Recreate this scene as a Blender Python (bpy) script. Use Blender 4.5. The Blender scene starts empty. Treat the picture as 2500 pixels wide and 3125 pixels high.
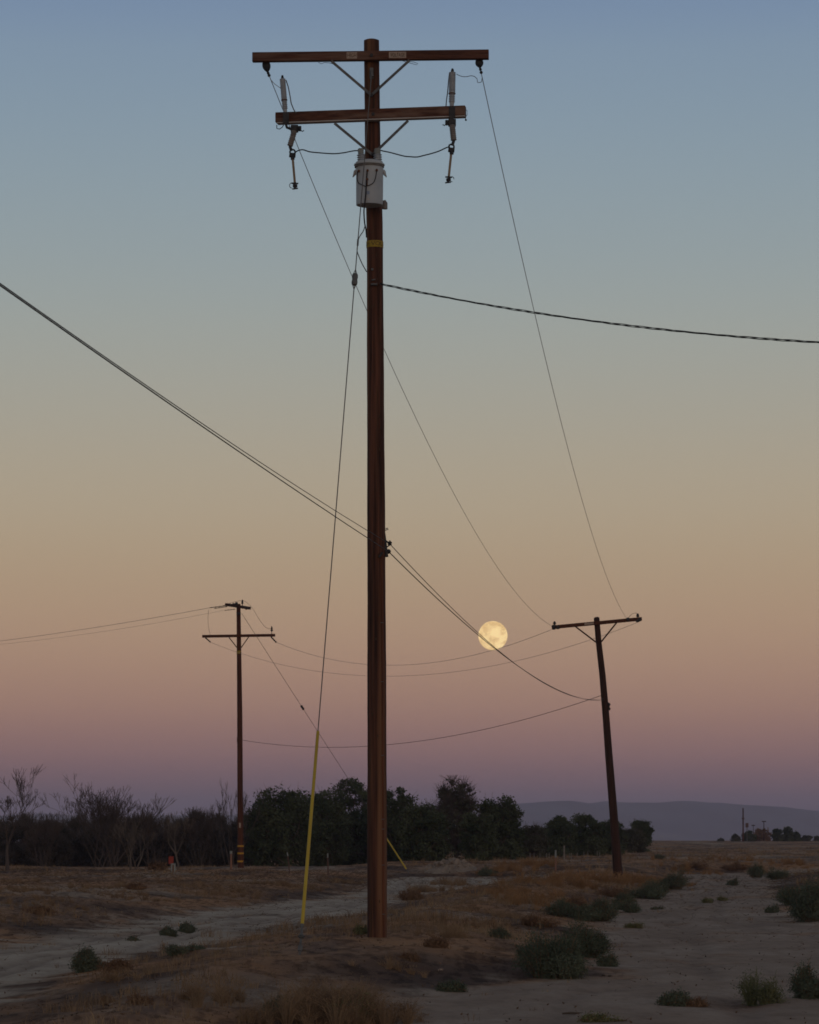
import bpy, math, random
import numpy as np
from mathutils import Vector, Matrix

# ------------------------------------------------------------------ camera, world, sun, exposure
SC = bpy.context.scene
COL = SC.collection
F = 9700.0                                   # focal length in photo pixels (2500 x 3125)
PITCH = math.atan((2553 - 1562.5) / F)
CAMZ = 1.6
cam_d = bpy.data.cameras.new("camera")
cam = bpy.data.objects.new("camera", cam_d)
COL.objects.link(cam)
cam.location = (0, 0, CAMZ)
cam.rotation_euler = (math.pi / 2 + PITCH, 0, 0)
cam_d.sensor_fit = 'VERTICAL'
cam_d.sensor_height = 36.0
cam_d.sensor_width = 36.0
cam_d.lens = F / 3125 * 36.0
cam_d.clip_start = 0.5
cam_d.clip_end = 30000
cam_d.dof.use_dof = True
cam_d.dof.focus_distance = 42
cam_d.dof.aperture_fstop = 14.0
SC.camera = cam
SC.view_settings.view_transform = 'Standard'
SC.view_settings.look = 'None'
SC.view_settings.exposure = 0.0
SC.view_settings.gamma = 1.0
SC.render.film_transparent = False
SC.cycles.filter_width = 1.7
SC.cycles.max_bounces = 5
SC.cycles.diffuse_bounces = 2
SC.cycles.volume_bounces = 1


def lin(c):
    return tuple((v / 255 / 12.92) if v / 255 <= 0.04045 else ((v / 255 + 0.055) / 1.055) ** 2.4 for v in c)


SUN_EL = math.radians(1.0)
world = bpy.data.worlds.new("World")
SC.world = world
world.use_nodes = True
nt = world.node_tree
nt.nodes.clear()
N = nt.nodes.new
L = nt.links.new
out = N('ShaderNodeOutputWorld')
bg = N('ShaderNodeBackground')
tc = N('ShaderNodeTexCoord')
sep = N('ShaderNodeSeparateXYZ')
L(tc.outputs['Generated'], sep.inputs[0])
mr = N('ShaderNodeMapRange')
mr.inputs['From Min'].default_value = -0.02
mr.inputs['From Max'].default_value = 0.30
L(sep.outputs['Z'], mr.inputs['Value'])
ramp = N('ShaderNodeValToRGB')
ramp.color_ramp.interpolation = 'B_SPLINE'
# twilight seen away from the sun: earth shadow, pink belt, then grey-blue (photo row -> colour)
SKY = [(2553, (84, 77, 92)), (2470, (103, 88, 98)), (2400, (124, 98, 103)), (2300, (147, 112, 108)),
       (2150, (168, 131, 113)), (1950, (179, 148, 122)), (1750, (178, 155, 127)), (1550, (178, 163, 139)),
       (1300, (170, 164, 148)), (1000, (158, 164, 159)), (760, (149, 161, 164)), (450, (138, 156, 168)),
       (150, (128, 148, 168)), (0, (120, 141, 168))]
els = ramp.color_ramp.elements
while len(els) > 1:
    els.remove(els[-1])
first = True
for row, c in SKY:
    z = math.sin(PITCH + math.atan((1562.5 - row) / F))
    p = (z + 0.02) / 0.32
    if first:
        els[0].position = p
        e = els[0]
        first = False
    else:
        e = els.new(p)
    e.color = (*lin(c), 1)
e = els.new(1.0)
e.color = (*lin((112, 133, 162)), 1)
L(mr.outputs[0], ramp.inputs[0])
# upper dome dims towards the zenith
mz = N('ShaderNodeMapRange')
mz.interpolation_type = 'SMOOTHSTEP'
mz.inputs['From Min'].default_value = 0.27
mz.inputs['From Max'].default_value = 0.75
L(sep.outputs['Z'], mz.inputs['Value'])
mixz = N('ShaderNodeMixRGB')
mixz.inputs[2].default_value = (*lin((86, 81, 79)), 1)
L(mz.outputs[0], mixz.inputs[0])
L(ramp.outputs[0], mixz.inputs[1])
# the side of the sky where the sun has just gone (behind the camera)
sky = N('ShaderNodeTexSky')
sky.sky_type = 'NISHITA'
sky.sun_disc = False
sky.sun_elevation = SUN_EL
sky.sun_rotation = math.radians(180 - 14)
sky.dust_density = 2.0
my = N('ShaderNodeMapRange')
my.interpolation_type = 'SMOOTHSTEP'
my.inputs['From Min'].default_value = 0.25
my.inputs['From Max'].default_value = -0.7
my.inputs['To Min'].default_value = 0.0
my.inputs['To Max'].default_value = 0.05
L(sep.outputs['Y'], my.inputs['Value'])
add = N('ShaderNodeMixRGB')
add.blend_type = 'MULTIPLY'
add.inputs[0].default_value = 1.0
L(sky.outputs[0], add.inputs[1])
L(my.outputs[0], add.inputs[2])
add2 = N('ShaderNodeMixRGB')
add2.blend_type = 'ADD'
add2.inputs[0].default_value = 1.0
L(mixz.outputs[0], add2.inputs[1])
L(add.outputs[0], add2.inputs[2])
L(add2.outputs[0], bg.inputs['Color'])
bg.inputs['Strength'].default_value = 1.0
L(bg.outputs[0], out.inputs['Surface'])

sun_d = bpy.data.lights.new("sun", 'SUN')
sun_d.energy = 0.26                        # afterglow only: the sun itself is down
sun_d.angle = math.radians(25)
sun_d.color = (1.0, 0.72, 0.5)
sun = bpy.data.objects.new("sun", sun_d)
COL.objects.link(sun)
sun.rotation_euler = (math.radians(82), 0, math.radians(14))     # low, from behind the camera, slightly right

# ------------------------------------------------------------------ helpers
CP, SP = math.cos(PITCH), math.sin(PITCH)


def at(px, py, Y):
    """Point of the place at forward distance Y seen at photo pixel (px, py)."""
    u = (px - 1250) / F
    v = (1562.5 - py) / F
    t = Y / (CP - v * SP)
    return Vector((u * t, Y, CAMZ + t * (SP + v * CP)))


def tag(o, label=None, cat=None, group=None, kind=None):
    if label: o['label'] = label
    if cat: o['category'] = cat
    if group: o['group'] = group
    if kind: o['kind'] = kind
    return o


def empty(name, loc, label, cat, group=None):
    o = bpy.data.objects.new(name, None)
    COL.objects.link(o)
    o.location = loc
    o.empty_display_size = 0.2
    o['loc0'] = 0
    del o['loc0']
    return tag(o, label, cat, group)


class MB:
    """collects geometry in world coordinates"""
    def __init__(self):
        self.v = []
        self.f = []
        self.n = 0

    def add(self, v, f):
        v = np.asarray(v, float).reshape(-1, 3)
        self.v.append(v)
        self.f += [tuple(int(i) + self.n for i in q) for q in f]
        self.n += len(v)

    def tube(self, pts, r, n=10, caps=True):
        pts = [Vector(p) for p in pts]
        if not hasattr(r, '__len__'):
            r = [r] * len(pts)
        V = []
        Fs = []
        up = None
        for i, p in enumerate(pts):
            a = pts[max(i - 1, 0)]
            b = pts[min(i + 1, len(pts) - 1)]
            d = (b - a).normalized()
            if up is None:
                up = Vector((0, 0, 1)) if abs(d.z) < 0.9 else Vector((0, -1, 0))
            x = d.cross(up)
            if x.length < 1e-6:
                x = d.cross(Vector((1, 0, 0)))
            x.normalize()
            y = d.cross(x).normalized()
            up = -y if False else up
            for k in range(n):
                t = 2 * math.pi * k / n
                V.append(p + x * (math.cos(t) * r[i]) + y * (math.sin(t) * r[i]))
        for i in range(len(pts) - 1):
            for k in range(n):
                k2 = (k + 1) % n
                Fs.append((i * n + k, i * n + k2, (i + 1) * n + k2, (i + 1) * n + k))
        if caps:
            Fs.append(tuple(range(n))[::-1])
            Fs.append(tuple((len(pts) - 1) * n + k for k in range(n)))
        self.add([tuple(p) for p in V], Fs)
        return self

    def lathe(self, a, b, prof, n=14):
        """prof: list of (t along a->b in metres-fraction, radius)"""
        a = Vector(a); b = Vector(b)
        self.tube([a.lerp(b, t) for t, _ in self._fix(prof)], [r for _, r in prof], n)
        return self

    def _fix(self, prof):
        o = []
        last = -1
        for t, r in prof:
            if t <= last: t = last + 1e-4
            o.append((t, r)); last = t
        return o

    def beam(self, a, b, w, h, up=(0, 0, 1), bev=0.006):
        """rectangular bar from a to b, h along up, w across, chamfered edges"""
        a = Vector(a); b = Vector(b)
        d = (b - a).normalized()
        u = Vector(up)
        x = d.cross(u).normalized()
        y = x.cross(d).normalized()
        c = bev
        hw, hh = w / 2, h / 2
        prof = [(-hw + c, -hh), (hw - c, -hh), (hw, -hh + c), (hw, hh - c), (hw - c, hh), (-hw + c, hh), (-hw, hh - c), (-hw, -hh + c)]
        V = []
        for p, s in ((a, 0.96), (a + d * c, 1), (b - d * c, 1), (b, 0.96)):
            for q in prof:
                V.append(tuple(p + x * q[0] * s + y * q[1] * s))
        Fs = []
        for i in range(3):
            for k in range(8):
                k2 = (k + 1) % 8
                Fs.append((i * 8 + k, i * 8 + k2, (i + 1) * 8 + k2, (i + 1) * 8 + k))
        Fs.append(tuple(range(8))[::-1])
        Fs.append(tuple(24 + k for k in range(8)))
        self.add(V, Fs)
        return self

    def ball(self, c, r, sz=1.0, n=10):
        c = Vector(c)
        V = []; Fs = []
        m = n // 2
        for i in range(1, m):
            ph = math.pi * i / m
            for k in range(n):
                t = 2 * math.pi * k / n
                V.append((c.x + r * math.sin(ph) * math.cos(t), c.y + r * math.sin(ph) * math.sin(t), c.z + r * sz * math.cos(ph)))
        for i in range(m - 2):
            for k in range(n):
                k2 = (k + 1) % n
                Fs.append((i * n + k, (i + 1) * n + k, (i + 1) * n + k2, i * n + k2))
        V.append((c.x, c.y, c.z + r * sz)); V.append((c.x, c.y, c.z - r * sz))
        tI = (m - 1) * n
        for k in range(n):
            k2 = (k + 1) % n
            Fs.append((tI, k, k2)); Fs.append((tI + 1, (m - 2) * n + k2, (m - 2) * n + k))
        self.add(V, Fs)
        return self

    def build(self, name, mat, parent=None, smooth=True, origin=None, **kw):
        v = np.concatenate(self.v) if self.v else np.zeros((0, 3))
        return raw(name, v, self.f, mat, parent, smooth, origin, **kw)


def raw(name, v, f, mat, parent=None, smooth=True, origin=None, **kw):
    v = np.asarray(v, float)
    if origin is None:
        if parent is not None:
            origin = wloc(parent)
        else:
            lo, hi = v.min(0), v.max(0)
            origin = Vector(((lo[0] + hi[0]) / 2, (lo[1] + hi[1]) / 2, lo[2]))
    org = Vector(origin)
    me = bpy.data.meshes.new(name)
    vv = v - np.array(org)
    if isinstance(f, np.ndarray):
        k = f.shape[1]
        me.vertices.add(len(vv)); me.vertices.foreach_set('co', vv.astype(np.float32).ravel())
        me.loops.add(f.size); me.loops.foreach_set('vertex_index', f.astype(np.int32).ravel())
        me.polygons.add(len(f))
        me.polygons.foreach_set('loop_start', np.arange(0, f.size, k, dtype=np.int32))
        me.polygons.foreach_set('loop_total', np.full(len(f), k, np.int32))
        me.update(calc_edges=True)
    else:
        me.from_pydata([tuple(p) for p in vv], [], f)
    if smooth:
        me.polygons.foreach_set('use_smooth', [True] * len(me.polygons))
        try:
            me.set_sharp_from_angle(angle=math.radians(38))
        except Exception:
            pass
    me.materials.append(mat)
    o = bpy.data.objects.new(name, me)
    COL.objects.link(o)
    if parent is not None:
        o.parent = parent
        o.location = org - wloc(parent)
    else:
        o.location = org
    tag(o, **kw)
    return o


def wloc(o):
    p = Vector(o.location)
    while o.parent is not None:
        o = o.parent
        p = p + Vector(o.location)
    return p


def text_mesh(s, width, height, cx=0.0):
    """flat letters of the default font, centred, scaled to width x height -> (verts Nx3 in xz, faces)"""
    cu = bpy.data.curves.new('txt', 'FONT')
    cu.body = s
    cu.align_x = 'CENTER'
    cu.resolution_u = 3
    ob = bpy.data.objects.new('txt', cu)
    COL.objects.link(ob)
    bpy.context.view_layer.update()
    me = bpy.data.meshes.new_from_object(ob.evaluated_get(bpy.context.evaluated_depsgraph_get()))
    v = np.array([tuple(q.co) for q in me.vertices])
    f = [tuple(p.vertices) for p in me.polygons]
    bpy.data.objects.remove(ob)
    bpy.data.curves.remove(cu)
    bpy.data.meshes.remove(me)
    lo, hi = v.min(0), v.max(0)
    x = (v[:, 0] - (lo[0] + hi[0]) / 2) / (hi[0] - lo[0]) * width
    z = (v[:, 1] - (lo[1] + hi[1]) / 2) / (hi[1] - lo[1]) * height
    return x, z, f


# ------------------------------------------------------------------ materials
def mat(name, c1, c2=None, scale=8.0, rough=0.8, metal=0.0, stretch=(1, 1, 1), detail=6, bump=0.0, c3=None, spec=0.3, lo=0.35, hi=0.65, emis=None, trans=0.0):
    m = bpy.data.materials.new(name)
    m.use_nodes = True
    t = m.node_tree
    b = t.nodes['Principled BSDF']
    b.inputs['Roughness'].default_value = rough
    b.inputs['Metallic'].default_value = metal
    b.inputs['Specular IOR Level'].default_value = spec
    if c2 is None:
        c2 = tuple(x * 0.75 for x in c1)
    co = t.nodes.new('ShaderNodeTexCoord')
    mp = t.nodes.new('ShaderNodeMapping')
    mp.inputs['Scale'].default_value = stretch
    t.links.new(co.outputs['Object'], mp.inputs[0])
    nz = t.nodes.new('ShaderNodeTexNoise')
    nz.inputs['Scale'].default_value = scale
    nz.inputs['Detail'].default_value = detail
    nz.inputs['Roughness'].default_value = 0.62
    t.links.new(mp.outputs[0], nz.inputs['Vector'])
    r = t.nodes.new('ShaderNodeValToRGB')
    r.color_ramp.elements[0].position = lo
    r.color_ramp.elements[0].color = (*c1, 1)
    r.color_ramp.elements[1].position = hi
    r.color_ramp.elements[1].color = (*c2, 1)
    t.links.new(nz.outputs['Fac'], r.inputs[0])
    col = r.outputs[0]
    if c3 is not None:
        n2 = t.nodes.new('ShaderNodeTexNoise')
        n2.inputs['Scale'].default_value = scale * 0.27
        n2.inputs['Detail'].default_value = 4
        t.links.new(mp.outputs[0], n2.inputs['Vector'])
        r2 = t.nodes.new('ShaderNodeValToRGB')
        r2.color_ramp.elements[0].position = 0.5
        r2.color_ramp.elements[1].position = 0.68
        t.links.new(n2.outputs['Fac'], r2.inputs[0])
        mx = t.nodes.new('ShaderNodeMixRGB')
        mx.inputs[2].default_value = (*c3, 1)
        t.links.new(r2.outputs[0], mx.inputs[0])
        t.links.new(col, mx.inputs[1])
        col = mx.outputs[0]
    t.links.new(col, b.inputs['Base Color'])
    if bump:
        bp = t.nodes.new('ShaderNodeBump')
        bp.inputs['Strength'].default_value = bump
        bp.inputs['Distance'].default_value = 0.02
        t.links.new(nz.outputs['Fac'], bp.inputs['Height'])
        t.links.new(bp.outputs[0], b.inputs['Normal'])
    return m


M = {}
M['pole'] = mat('pole_wood', (0.022, 0.009, 0.006), (0.145, 0.056, 0.031), scale=3.6, stretch=(6, 6, 0.16), rough=0.85, bump=0.9, c3=(0.20, 0.098, 0.048), lo=0.34, hi=0.66)
M['arm'] = mat('crossarm_wood', (0.045, 0.017, 0.011), (0.16, 0.066, 0.038), scale=6.0, stretch=(0.35, 6, 6), rough=0.85, bump=0.5, c3=(0.19, 0.115, 0.08), lo=0.3, hi=0.74)
M['fpole'] = mat('far_pole_wood', (0.05, 0.016, 0.009), (0.12, 0.042, 0.02), scale=4.0, stretch=(5, 5, 0.2), rough=0.9)
M['fpoled'] = mat('far_pole_dark_wood', (0.028, 0.013, 0.009), (0.065, 0.028, 0.018), scale=4.0, stretch=(5, 5, 0.2), rough=0.9)
M['strip'] = mat('moulding_wood', (0.075, 0.026, 0.012), (0.17, 0.06, 0.027), scale=5, stretch=(6, 6, 0.2), rough=0.8)
M['galv'] = mat('galvanised_steel', (0.10, 0.105, 0.105), (0.17, 0.17, 0.165), scale=14, rough=0.65, metal=0.25)
M['dark'] = mat('dark_iron', (0.018, 0.02, 0.024), (0.05, 0.048, 0.048), scale=16, rough=0.6)
M['tank'] = mat('tank_paint', (0.36, 0.40, 0.43), (0.45, 0.49, 0.50), scale=3, rough=0.5, c3=(0.36, 0.34, 0.31))
M['porc'] = mat('grey_porcelain', (0.32, 0.35, 0.38), (0.40, 0.43, 0.45), scale=12, rough=0.45)
M['porcb'] = mat('weathered_porcelain', (0.15, 0.135, 0.125), (0.23, 0.21, 0.195), scale=20, rough=0.6)
M['poly'] = mat('dark_polymer', (0.035, 0.042, 0.055), (0.055, 0.062, 0.075), scale=10, rough=0.6)
M['rust'] = mat('rusty_steel', (0.09, 0.035, 0.02), (0.17, 0.08, 0.04), scale=18, rough=0.9)
M['tube'] = mat('fuse_tube_fibre', (0.24, 0.16, 0.09), (0.30, 0.22, 0.14), scale=14, rough=0.6)
M['yel'] = mat('yellow_guard', (0.52, 0.385, 0.045), (0.45, 0.32, 0.04), scale=3, rough=0.55)
M['band'] = mat('yellow_band', (0.42, 0.29, 0.03), (0.28, 0.19, 0.03), scale=22, rough=0.7)
M['bandf'] = mat('amber_band', (0.55, 0.28, 0.02), (0.45, 0.22, 0.02), scale=22, rough=0.6)
M['ink'] = mat('sign_ink', (0.05, 0.035, 0.02), (0.08, 0.055, 0.03), scale=20, rough=0.9)
M['plate'] = mat('weathered_plate', (0.46, 0.36, 0.29), (0.32, 0.23, 0.17), scale=30, rough=0.8)
M['wire'] = mat('bare_wire', (0.30, 0.28, 0.26), (0.36, 0.34, 0.32), scale=5, rough=0.6)
M['wired'] = mat('dark_wire', (0.07, 0.06, 0.055), (0.10, 0.09, 0.08), scale=5, rough=0.7)
M['cable'] = mat('black_cable', (0.015, 0.015, 0.017), (0.03, 0.028, 0.03), scale=5, rough=0.7)
M['steel'] = mat('guy_steel', (0.11, 0.105, 0.10), (0.15, 0.14, 0.13), scale=9, rough=0.6)
M['leaf'] = mat('tree_leaves', (0.036, 0.050, 0.027), (0.092, 0.108, 0.060), scale=0.9, rough=0.8, detail=3, spec=0.1)
M['leaf2'] = mat('tree_leaves_dull', (0.05, 0.052, 0.036), (0.10, 0.10, 0.068), scale=0.9, rough=0.8, detail=3, spec=0.1)
M['bark'] = mat('bark', (0.06, 0.045, 0.035), (0.11, 0.085, 0.065), scale=3, rough=0.9)
M['twig'] = mat('bare_twigs', (0.065, 0.050, 0.044), (0.11, 0.085, 0.072), scale=1.2, rough=0.9)
M['twigp'] = mat('pale_twigs', (0.11, 0.088, 0.070), (0.18, 0.145, 0.115), scale=1.2, rough=0.9)
M['thick'] = mat('thicket_twigs', (0.09, 0.075, 0.068), (0.15, 0.12, 0.10), scale=1.0, rough=0.9)
M['thickl'] = mat('thicket_leaves', (0.045, 0.044, 0.038), (0.085, 0.076, 0.062), scale=0.8, rough=0.9, spec=0.1)
M['bush'] = mat('bush_leaves', (0.062, 0.082, 0.056), (0.125, 0.145, 0.098), scale=1.6, rough=0.85, detail=3, spec=0.1)
M['bushy'] = mat('bush_leaves_yellowish', (0.10, 0.12, 0.055), (0.20, 0.19, 0.09), scale=2.5, rough=0.85, detail=3, spec=0.1)
M['bushb'] = mat('bush_twigs_brown', (0.14, 0.085, 0.055), (0.24, 0.15, 0.09), scale=2.5, rough=0.9, spec=0.1)
M['grass'] = mat('dry_grass_blades', (0.12, 0.078, 0.048), (0.33, 0.225, 0.135), scale=0.55, rough=0.9, detail=5, spec=0.1, c3=(0.33, 0.245, 0.15))
M['ochre'] = mat('ochre_grass_blades', (0.19, 0.105, 0.048), (0.37, 0.215, 0.105), scale=0.5, rough=0.9, detail=5, spec=0.1)
M['under'] = mat('pale_grey_wood', (0.42, 0.38, 0.34), (0.55, 0.50, 0.46), scale=7, stretch=(0.4, 5, 5), rough=0.8)  # pale tone for the strip added under the lower arm and one tank mark
M['sticker'] = mat('faded_blue_sticker', (0.20, 0.27, 0.40), (0.26, 0.32, 0.42), scale=30, rough=0.7)
M['straw'] = mat('straw_stalks', (0.16, 0.105, 0.065), (0.33, 0.225, 0.135), scale=2.5, rough=0.9, detail=4, spec=0.1)
M['bushw'] = mat('wispy_plant_leaves', (0.085, 0.10, 0.055), (0.16, 0.165, 0.09), scale=2.5, rough=0.85, detail=3, spec=0.1)
M['litter'] = mat('litter_bits', (0.06, 0.04, 0.028), (0.20, 0.13, 0.085), scale=2.0, rough=0.95, detail=4, spec=0.1)
M['rock'] = mat('pale_rubble', (0.30, 0.25, 0.20), (0.20, 0.155, 0.12), scale=3, rough=0.95, bump=0.5)
M['post'] = mat('post_wood_reddish', (0.20, 0.10, 0.07), (0.28, 0.15, 0.10), scale=4, stretch=(4, 4, 0.3), rough=0.9)
M['tpost'] = mat('t_post_steel', (0.09, 0.05, 0.04), (0.15, 0.085, 0.065), scale=6, rough=0.8)
M['whited'] = mat('pale_stake_wood', (0.26, 0.23, 0.20), (0.18, 0.16, 0.14), scale=6, rough=0.8)
M['white'] = mat('white_paint_worn', (0.28, 0.30, 0.28), (0.21, 0.22, 0.20), scale=6, rough=0.7)
M['red'] = mat('red_marker', (0.30, 0.035, 0.018), (0.22, 0.028, 0.016), scale=6, rough=0.6)

# ------------------------------------------------------------------ terrain
def pxg(px, py):
    """photo pixel -> point on the level plane z = 0"""
    u = (px - 1250) / F
    v = (1562.5 - py) / F
    dz = SP + v * CP
    t = -CAMZ / dz
    return (u * t, t * (CP - v * SP))


ROAD = [pxg(*p) for p in [(-700, 2990), (-300, 2925), (0, 2892), (198, 2855), (365, 2835), (574, 2793), (900, 2754), (1118, 2722),
                          (1170, 2682), (1300, 2676), (1457, 2678), (1540, 2690), (1452, 2706), (1322, 2722), (1259, 2735), (1118, 2783), (800, 2830),
                          (615, 2897), (365, 2913), (141, 2986), (0, 3028), (-400, 3180), (-900, 3400)]]
WASH = [pxg(*p) for p in [(2114, 2668), (2039, 2722), (1952, 2751), (1848, 2814), (1860, 2890), (1819, 2942), (1807, 2983),
                          (1616, 3000), (1500, 3011), (1426, 3017), (1270, 3054), (1240, 3100), (1100, 3160), (600, 3500), (500, 5000), (4500, 5000),
                          (3500, 3200), (3000, 2900), (2500, 2825), (2393, 2809), (2387, 2762), (2335, 2716), (2370, 2681), (2250, 2666)]]


def sdf(poly, x, y):
    """signed distance, negative inside"""
    d2 = np.full(x.shape, 1e18)
    ins = np.zeros(x.shape, bool)
    n = len(poly)
    for i in range(n):
        ax, ay = poly[i]
        bx, by = poly[(i + 1) % n]
        ex, ey = bx - ax, by - ay
        wx, wy = x - ax, y - ay
        t = np.clip((wx * ex + wy * ey) / (ex * ex + ey * ey), 0, 1)
        d2 = np.minimum(d2, (wx - ex * t) ** 2 + (wy - ey * t) ** 2)
        c = ((ay > y) != (by > y))
        with np.errstate(divide='ignore', invalid='ignore'):
            xi = (bx - ax) * (y - ay) / (by - ay + 1e-12) + ax
        ins ^= c & (x < xi)
    d = np.sqrt(d2)
    return np.where(ins, -d, d)


def vnoise(x, y, seed=0):
    xi = np.floor(x).astype(np.int64); yi = np.floor(y).astype(np.int64)
    fx = x - xi; fy = y - yi
    fx = fx * fx * (3 - 2 * fx); fy = fy * fy * (3 - 2 * fy)

    def h(a, b):
        n = (a * 374761393 + b * 668265263 + seed * 974711) & 0x7fffffff
        n = ((n ^ (n >> 13)) * 1274126177) & 0x7fffffff
        return ((n ^ (n >> 16)) & 0xffff) / 65535.0
    return (h(xi, yi) * (1 - fx) + h(xi + 1, yi) * fx) * (1 - fy) + (h(xi, yi + 1) * (1 - fx) + h(xi + 1, yi + 1) * fx) * fy


def fbm(x, y, sc, oct=4, seed=0):
    s = 0; a = 1; tot = 0
    for o in range(oct):
        s = s + a * vnoise(x / sc * 2 ** o + 13.7 * o, y / sc * 2 ** o + 7.1 * o, seed + o)
        tot += a; a *= 0.5
    return s / tot - 0.5


def sstep(a, b, x):
    t = np.clip((x - a) / (b - a), 0, 1)
    return t * t * (3 - 2 * t)


def ground(x, y, full=False):
    x = np.asarray(x, float); y = np.asarray(y, float)
    dr = sdf(ROAD, x, y); dw = sdf(WASH, x, y)
    jag = fbm(x, y, 2.2, 4, 5) * 1.8
    d = np.minimum(dr, dw) + jag * 0.6
    amp = 0.40
    bank = amp * (1 - np.exp(-(np.clip(d, 0, None) / 2.3) ** 1.5))
    r = np.hypot(x, y)
    rise = 0.50 * sstep(130, 450, y) * sstep(-40, 30, x + 30)
    fall = -4.6 * sstep(520, 1100, r)
    lft = sstep(1.0, -5.0, x)
    bank = bank * (1 - 0.38 * lft * sstep(60, 110, y))
    z = bank + rise * sstep(-2, 6, x) + fall - 0.5 * lft * sstep(140, 175, y) * (1 - sstep(400, 600, r))
    amp2 = sstep(-0.5, 2.5, d)
    near = 1 - sstep(400, 700, r)
    z = z + near * (fbm(x, y, 7, 3, 1) * (0.22 - 0.12 * lft * sstep(60, 110, y)) * amp2 + fbm(x, y, 0.9, 4, 2) * (0.035 + 0.10 * amp2) + fbm(x, y, 0.25, 2, 9) * 0.03 * (0.4 + amp2))
    # wheel ruts run along the road
    z = z + near * (1 - amp2) * 0.05 * fbm(x * 0.25 + y * 0.03, y * 0.06, 0.35, 3, 4)
    wob = fbm(x, y, 6, 3, 15) * 0.5
    rut = 0
    for o_ in (-0.75, -1.05, -2.3, -2.6):
        rut = rut + np.exp(-((dr + wob - o_) / 0.11) ** 2)
    for o_ in (-1.3, -2.9):
        rut = rut + 0.8 * np.exp(-((dw + wob - o_) / 0.16) ** 2)
    z = z - near * 0.035 * rut
    w_p = np.exp(-((x + 0.42) ** 2 / 0.5 + (y - 40.9) ** 2 / 0.9))
    z = z * (1 - w_p) + 0.318 * w_p
    w_a = np.exp(-((x + 1.26) ** 2 / 1.2 + (y - 36.6) ** 2 / 2.5))
    z = z * (1 - w_a) + 0.27 * w_a
    # left bank beyond the road stands a little higher at the pole and the posts
    if full == 2:
        return z, d, dr, dw, rut
    if full:
        return z, d, dr, dw
    return z


def gz(x, y):
    return float(ground(np.array([x]), np.array([y]))[0])


def on_ground(px, py, ymin=18, ymax=650):
    """where the sight line through a photo pixel meets the terrain"""
    Y = np.geomspace(ymin, ymax, 2500)
    u = (px - 1250) / F; v = (1562.5 - py) / F
    t = Y / (CP - v * SP)
    X = u * t; Z = CAMZ + t * (SP + v * CP)
    g = ground(X, Y)
    k = np.nonzero(Z < g)[0]
    i = int(k[0]) if len(k) else len(Y) - 1
    return Vector((X[i], Y[i], g[i]))


A_d = math.radians(11.5)
ang = np.concatenate([np.linspace(-math.pi, -A_d, 90)[:-1], np.linspace(-A_d, A_d, 520), np.linspace(A_d, math.pi, 90)[1:]])
rad = np.concatenate([np.array([1.0, 4, 8, 12, 16, 19]), np.geomspace(21, 330, 900), np.geomspace(335, 1300, 110), np.geomspace(1400, 7600, 22)])
RR, AA = np.meshgrid(rad, ang, indexing='ij')
GX = RR * np.sin(AA); GY = RR * np.cos(AA)
gzz, gd, gdr, gdw, grut = ground(GX.ravel(), GY.ravel(), 2)
nr, na = RR.shape
idx = np.arange(nr * na).reshape(nr, na)
q = np.stack([idx[:-1, :-1], idx[1:, :-1], idx[1:, 1:], idx[:-1, 1:]], -1).reshape(-1, 4)[:, ::-1]
vv = np.stack([GX.ravel(), GY.ravel(), gzz], -1)
# centre fan
cidx = len(vv)
vv = np.vstack([vv, [[0, 0, 0.0]]])

gm = bpy.data.materials.new('desert_ground')
gm.use_nodes = True
t = gm.node_tree
gb = t.nodes['Principled BSDF']
gb.inputs['Roughness'].default_value = 0.95
gb.inputs['Specular IOR Level'].default_value = 0.1
geo = t.nodes.new('ShaderNodeNewGeometry')
at_n = t.nodes.new('ShaderNodeAttribute'); at_n.attribute_name = 'cover'


def noise(scale, det, stretch=None, rough=0.6):
    n = t.nodes.new('ShaderNodeTexNoise')
    n.inputs['Scale'].default_value = scale
    n.inputs['Detail'].default_value = det
    n.inputs['Roughness'].default_value = rough
    if stretch:
        mp = t.nodes.new('ShaderNodeMapping'); mp.inputs['Scale'].default_value = stretch
        t.links.new(geo.outputs['Position'], mp.inputs[0]); t.links.new(mp.outputs[0], n.inputs['Vector'])
    else:
        t.links.new(geo.outputs['Position'], n.inputs['Vector'])
    return n


def rmp(src, stops):
    r = t.nodes.new('ShaderNodeValToRGB')
    r.color_ramp.elements[0].position = stops[0][0]; r.color_ramp.elements[0].color = (*stops[0][1], 1)
    r.color_ramp.elements[1].position = stops[-1][0]; r.color_ramp.elements[1].color = (*stops[-1][1], 1)
    for p, c in stops[1:-1]:
        e = r.color_ramp.elements.new(p); e.color = (*c, 1)
    t.links.new(src, r.inputs[0])
    return r


def mix(f, a, b):
    m = t.nodes.new('ShaderNodeMixRGB')
    t.links.new(f, m.inputs[0]); t.links.new(a, m.inputs[1]); t.links.new(b, m.inputs[2])
    return m


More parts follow.
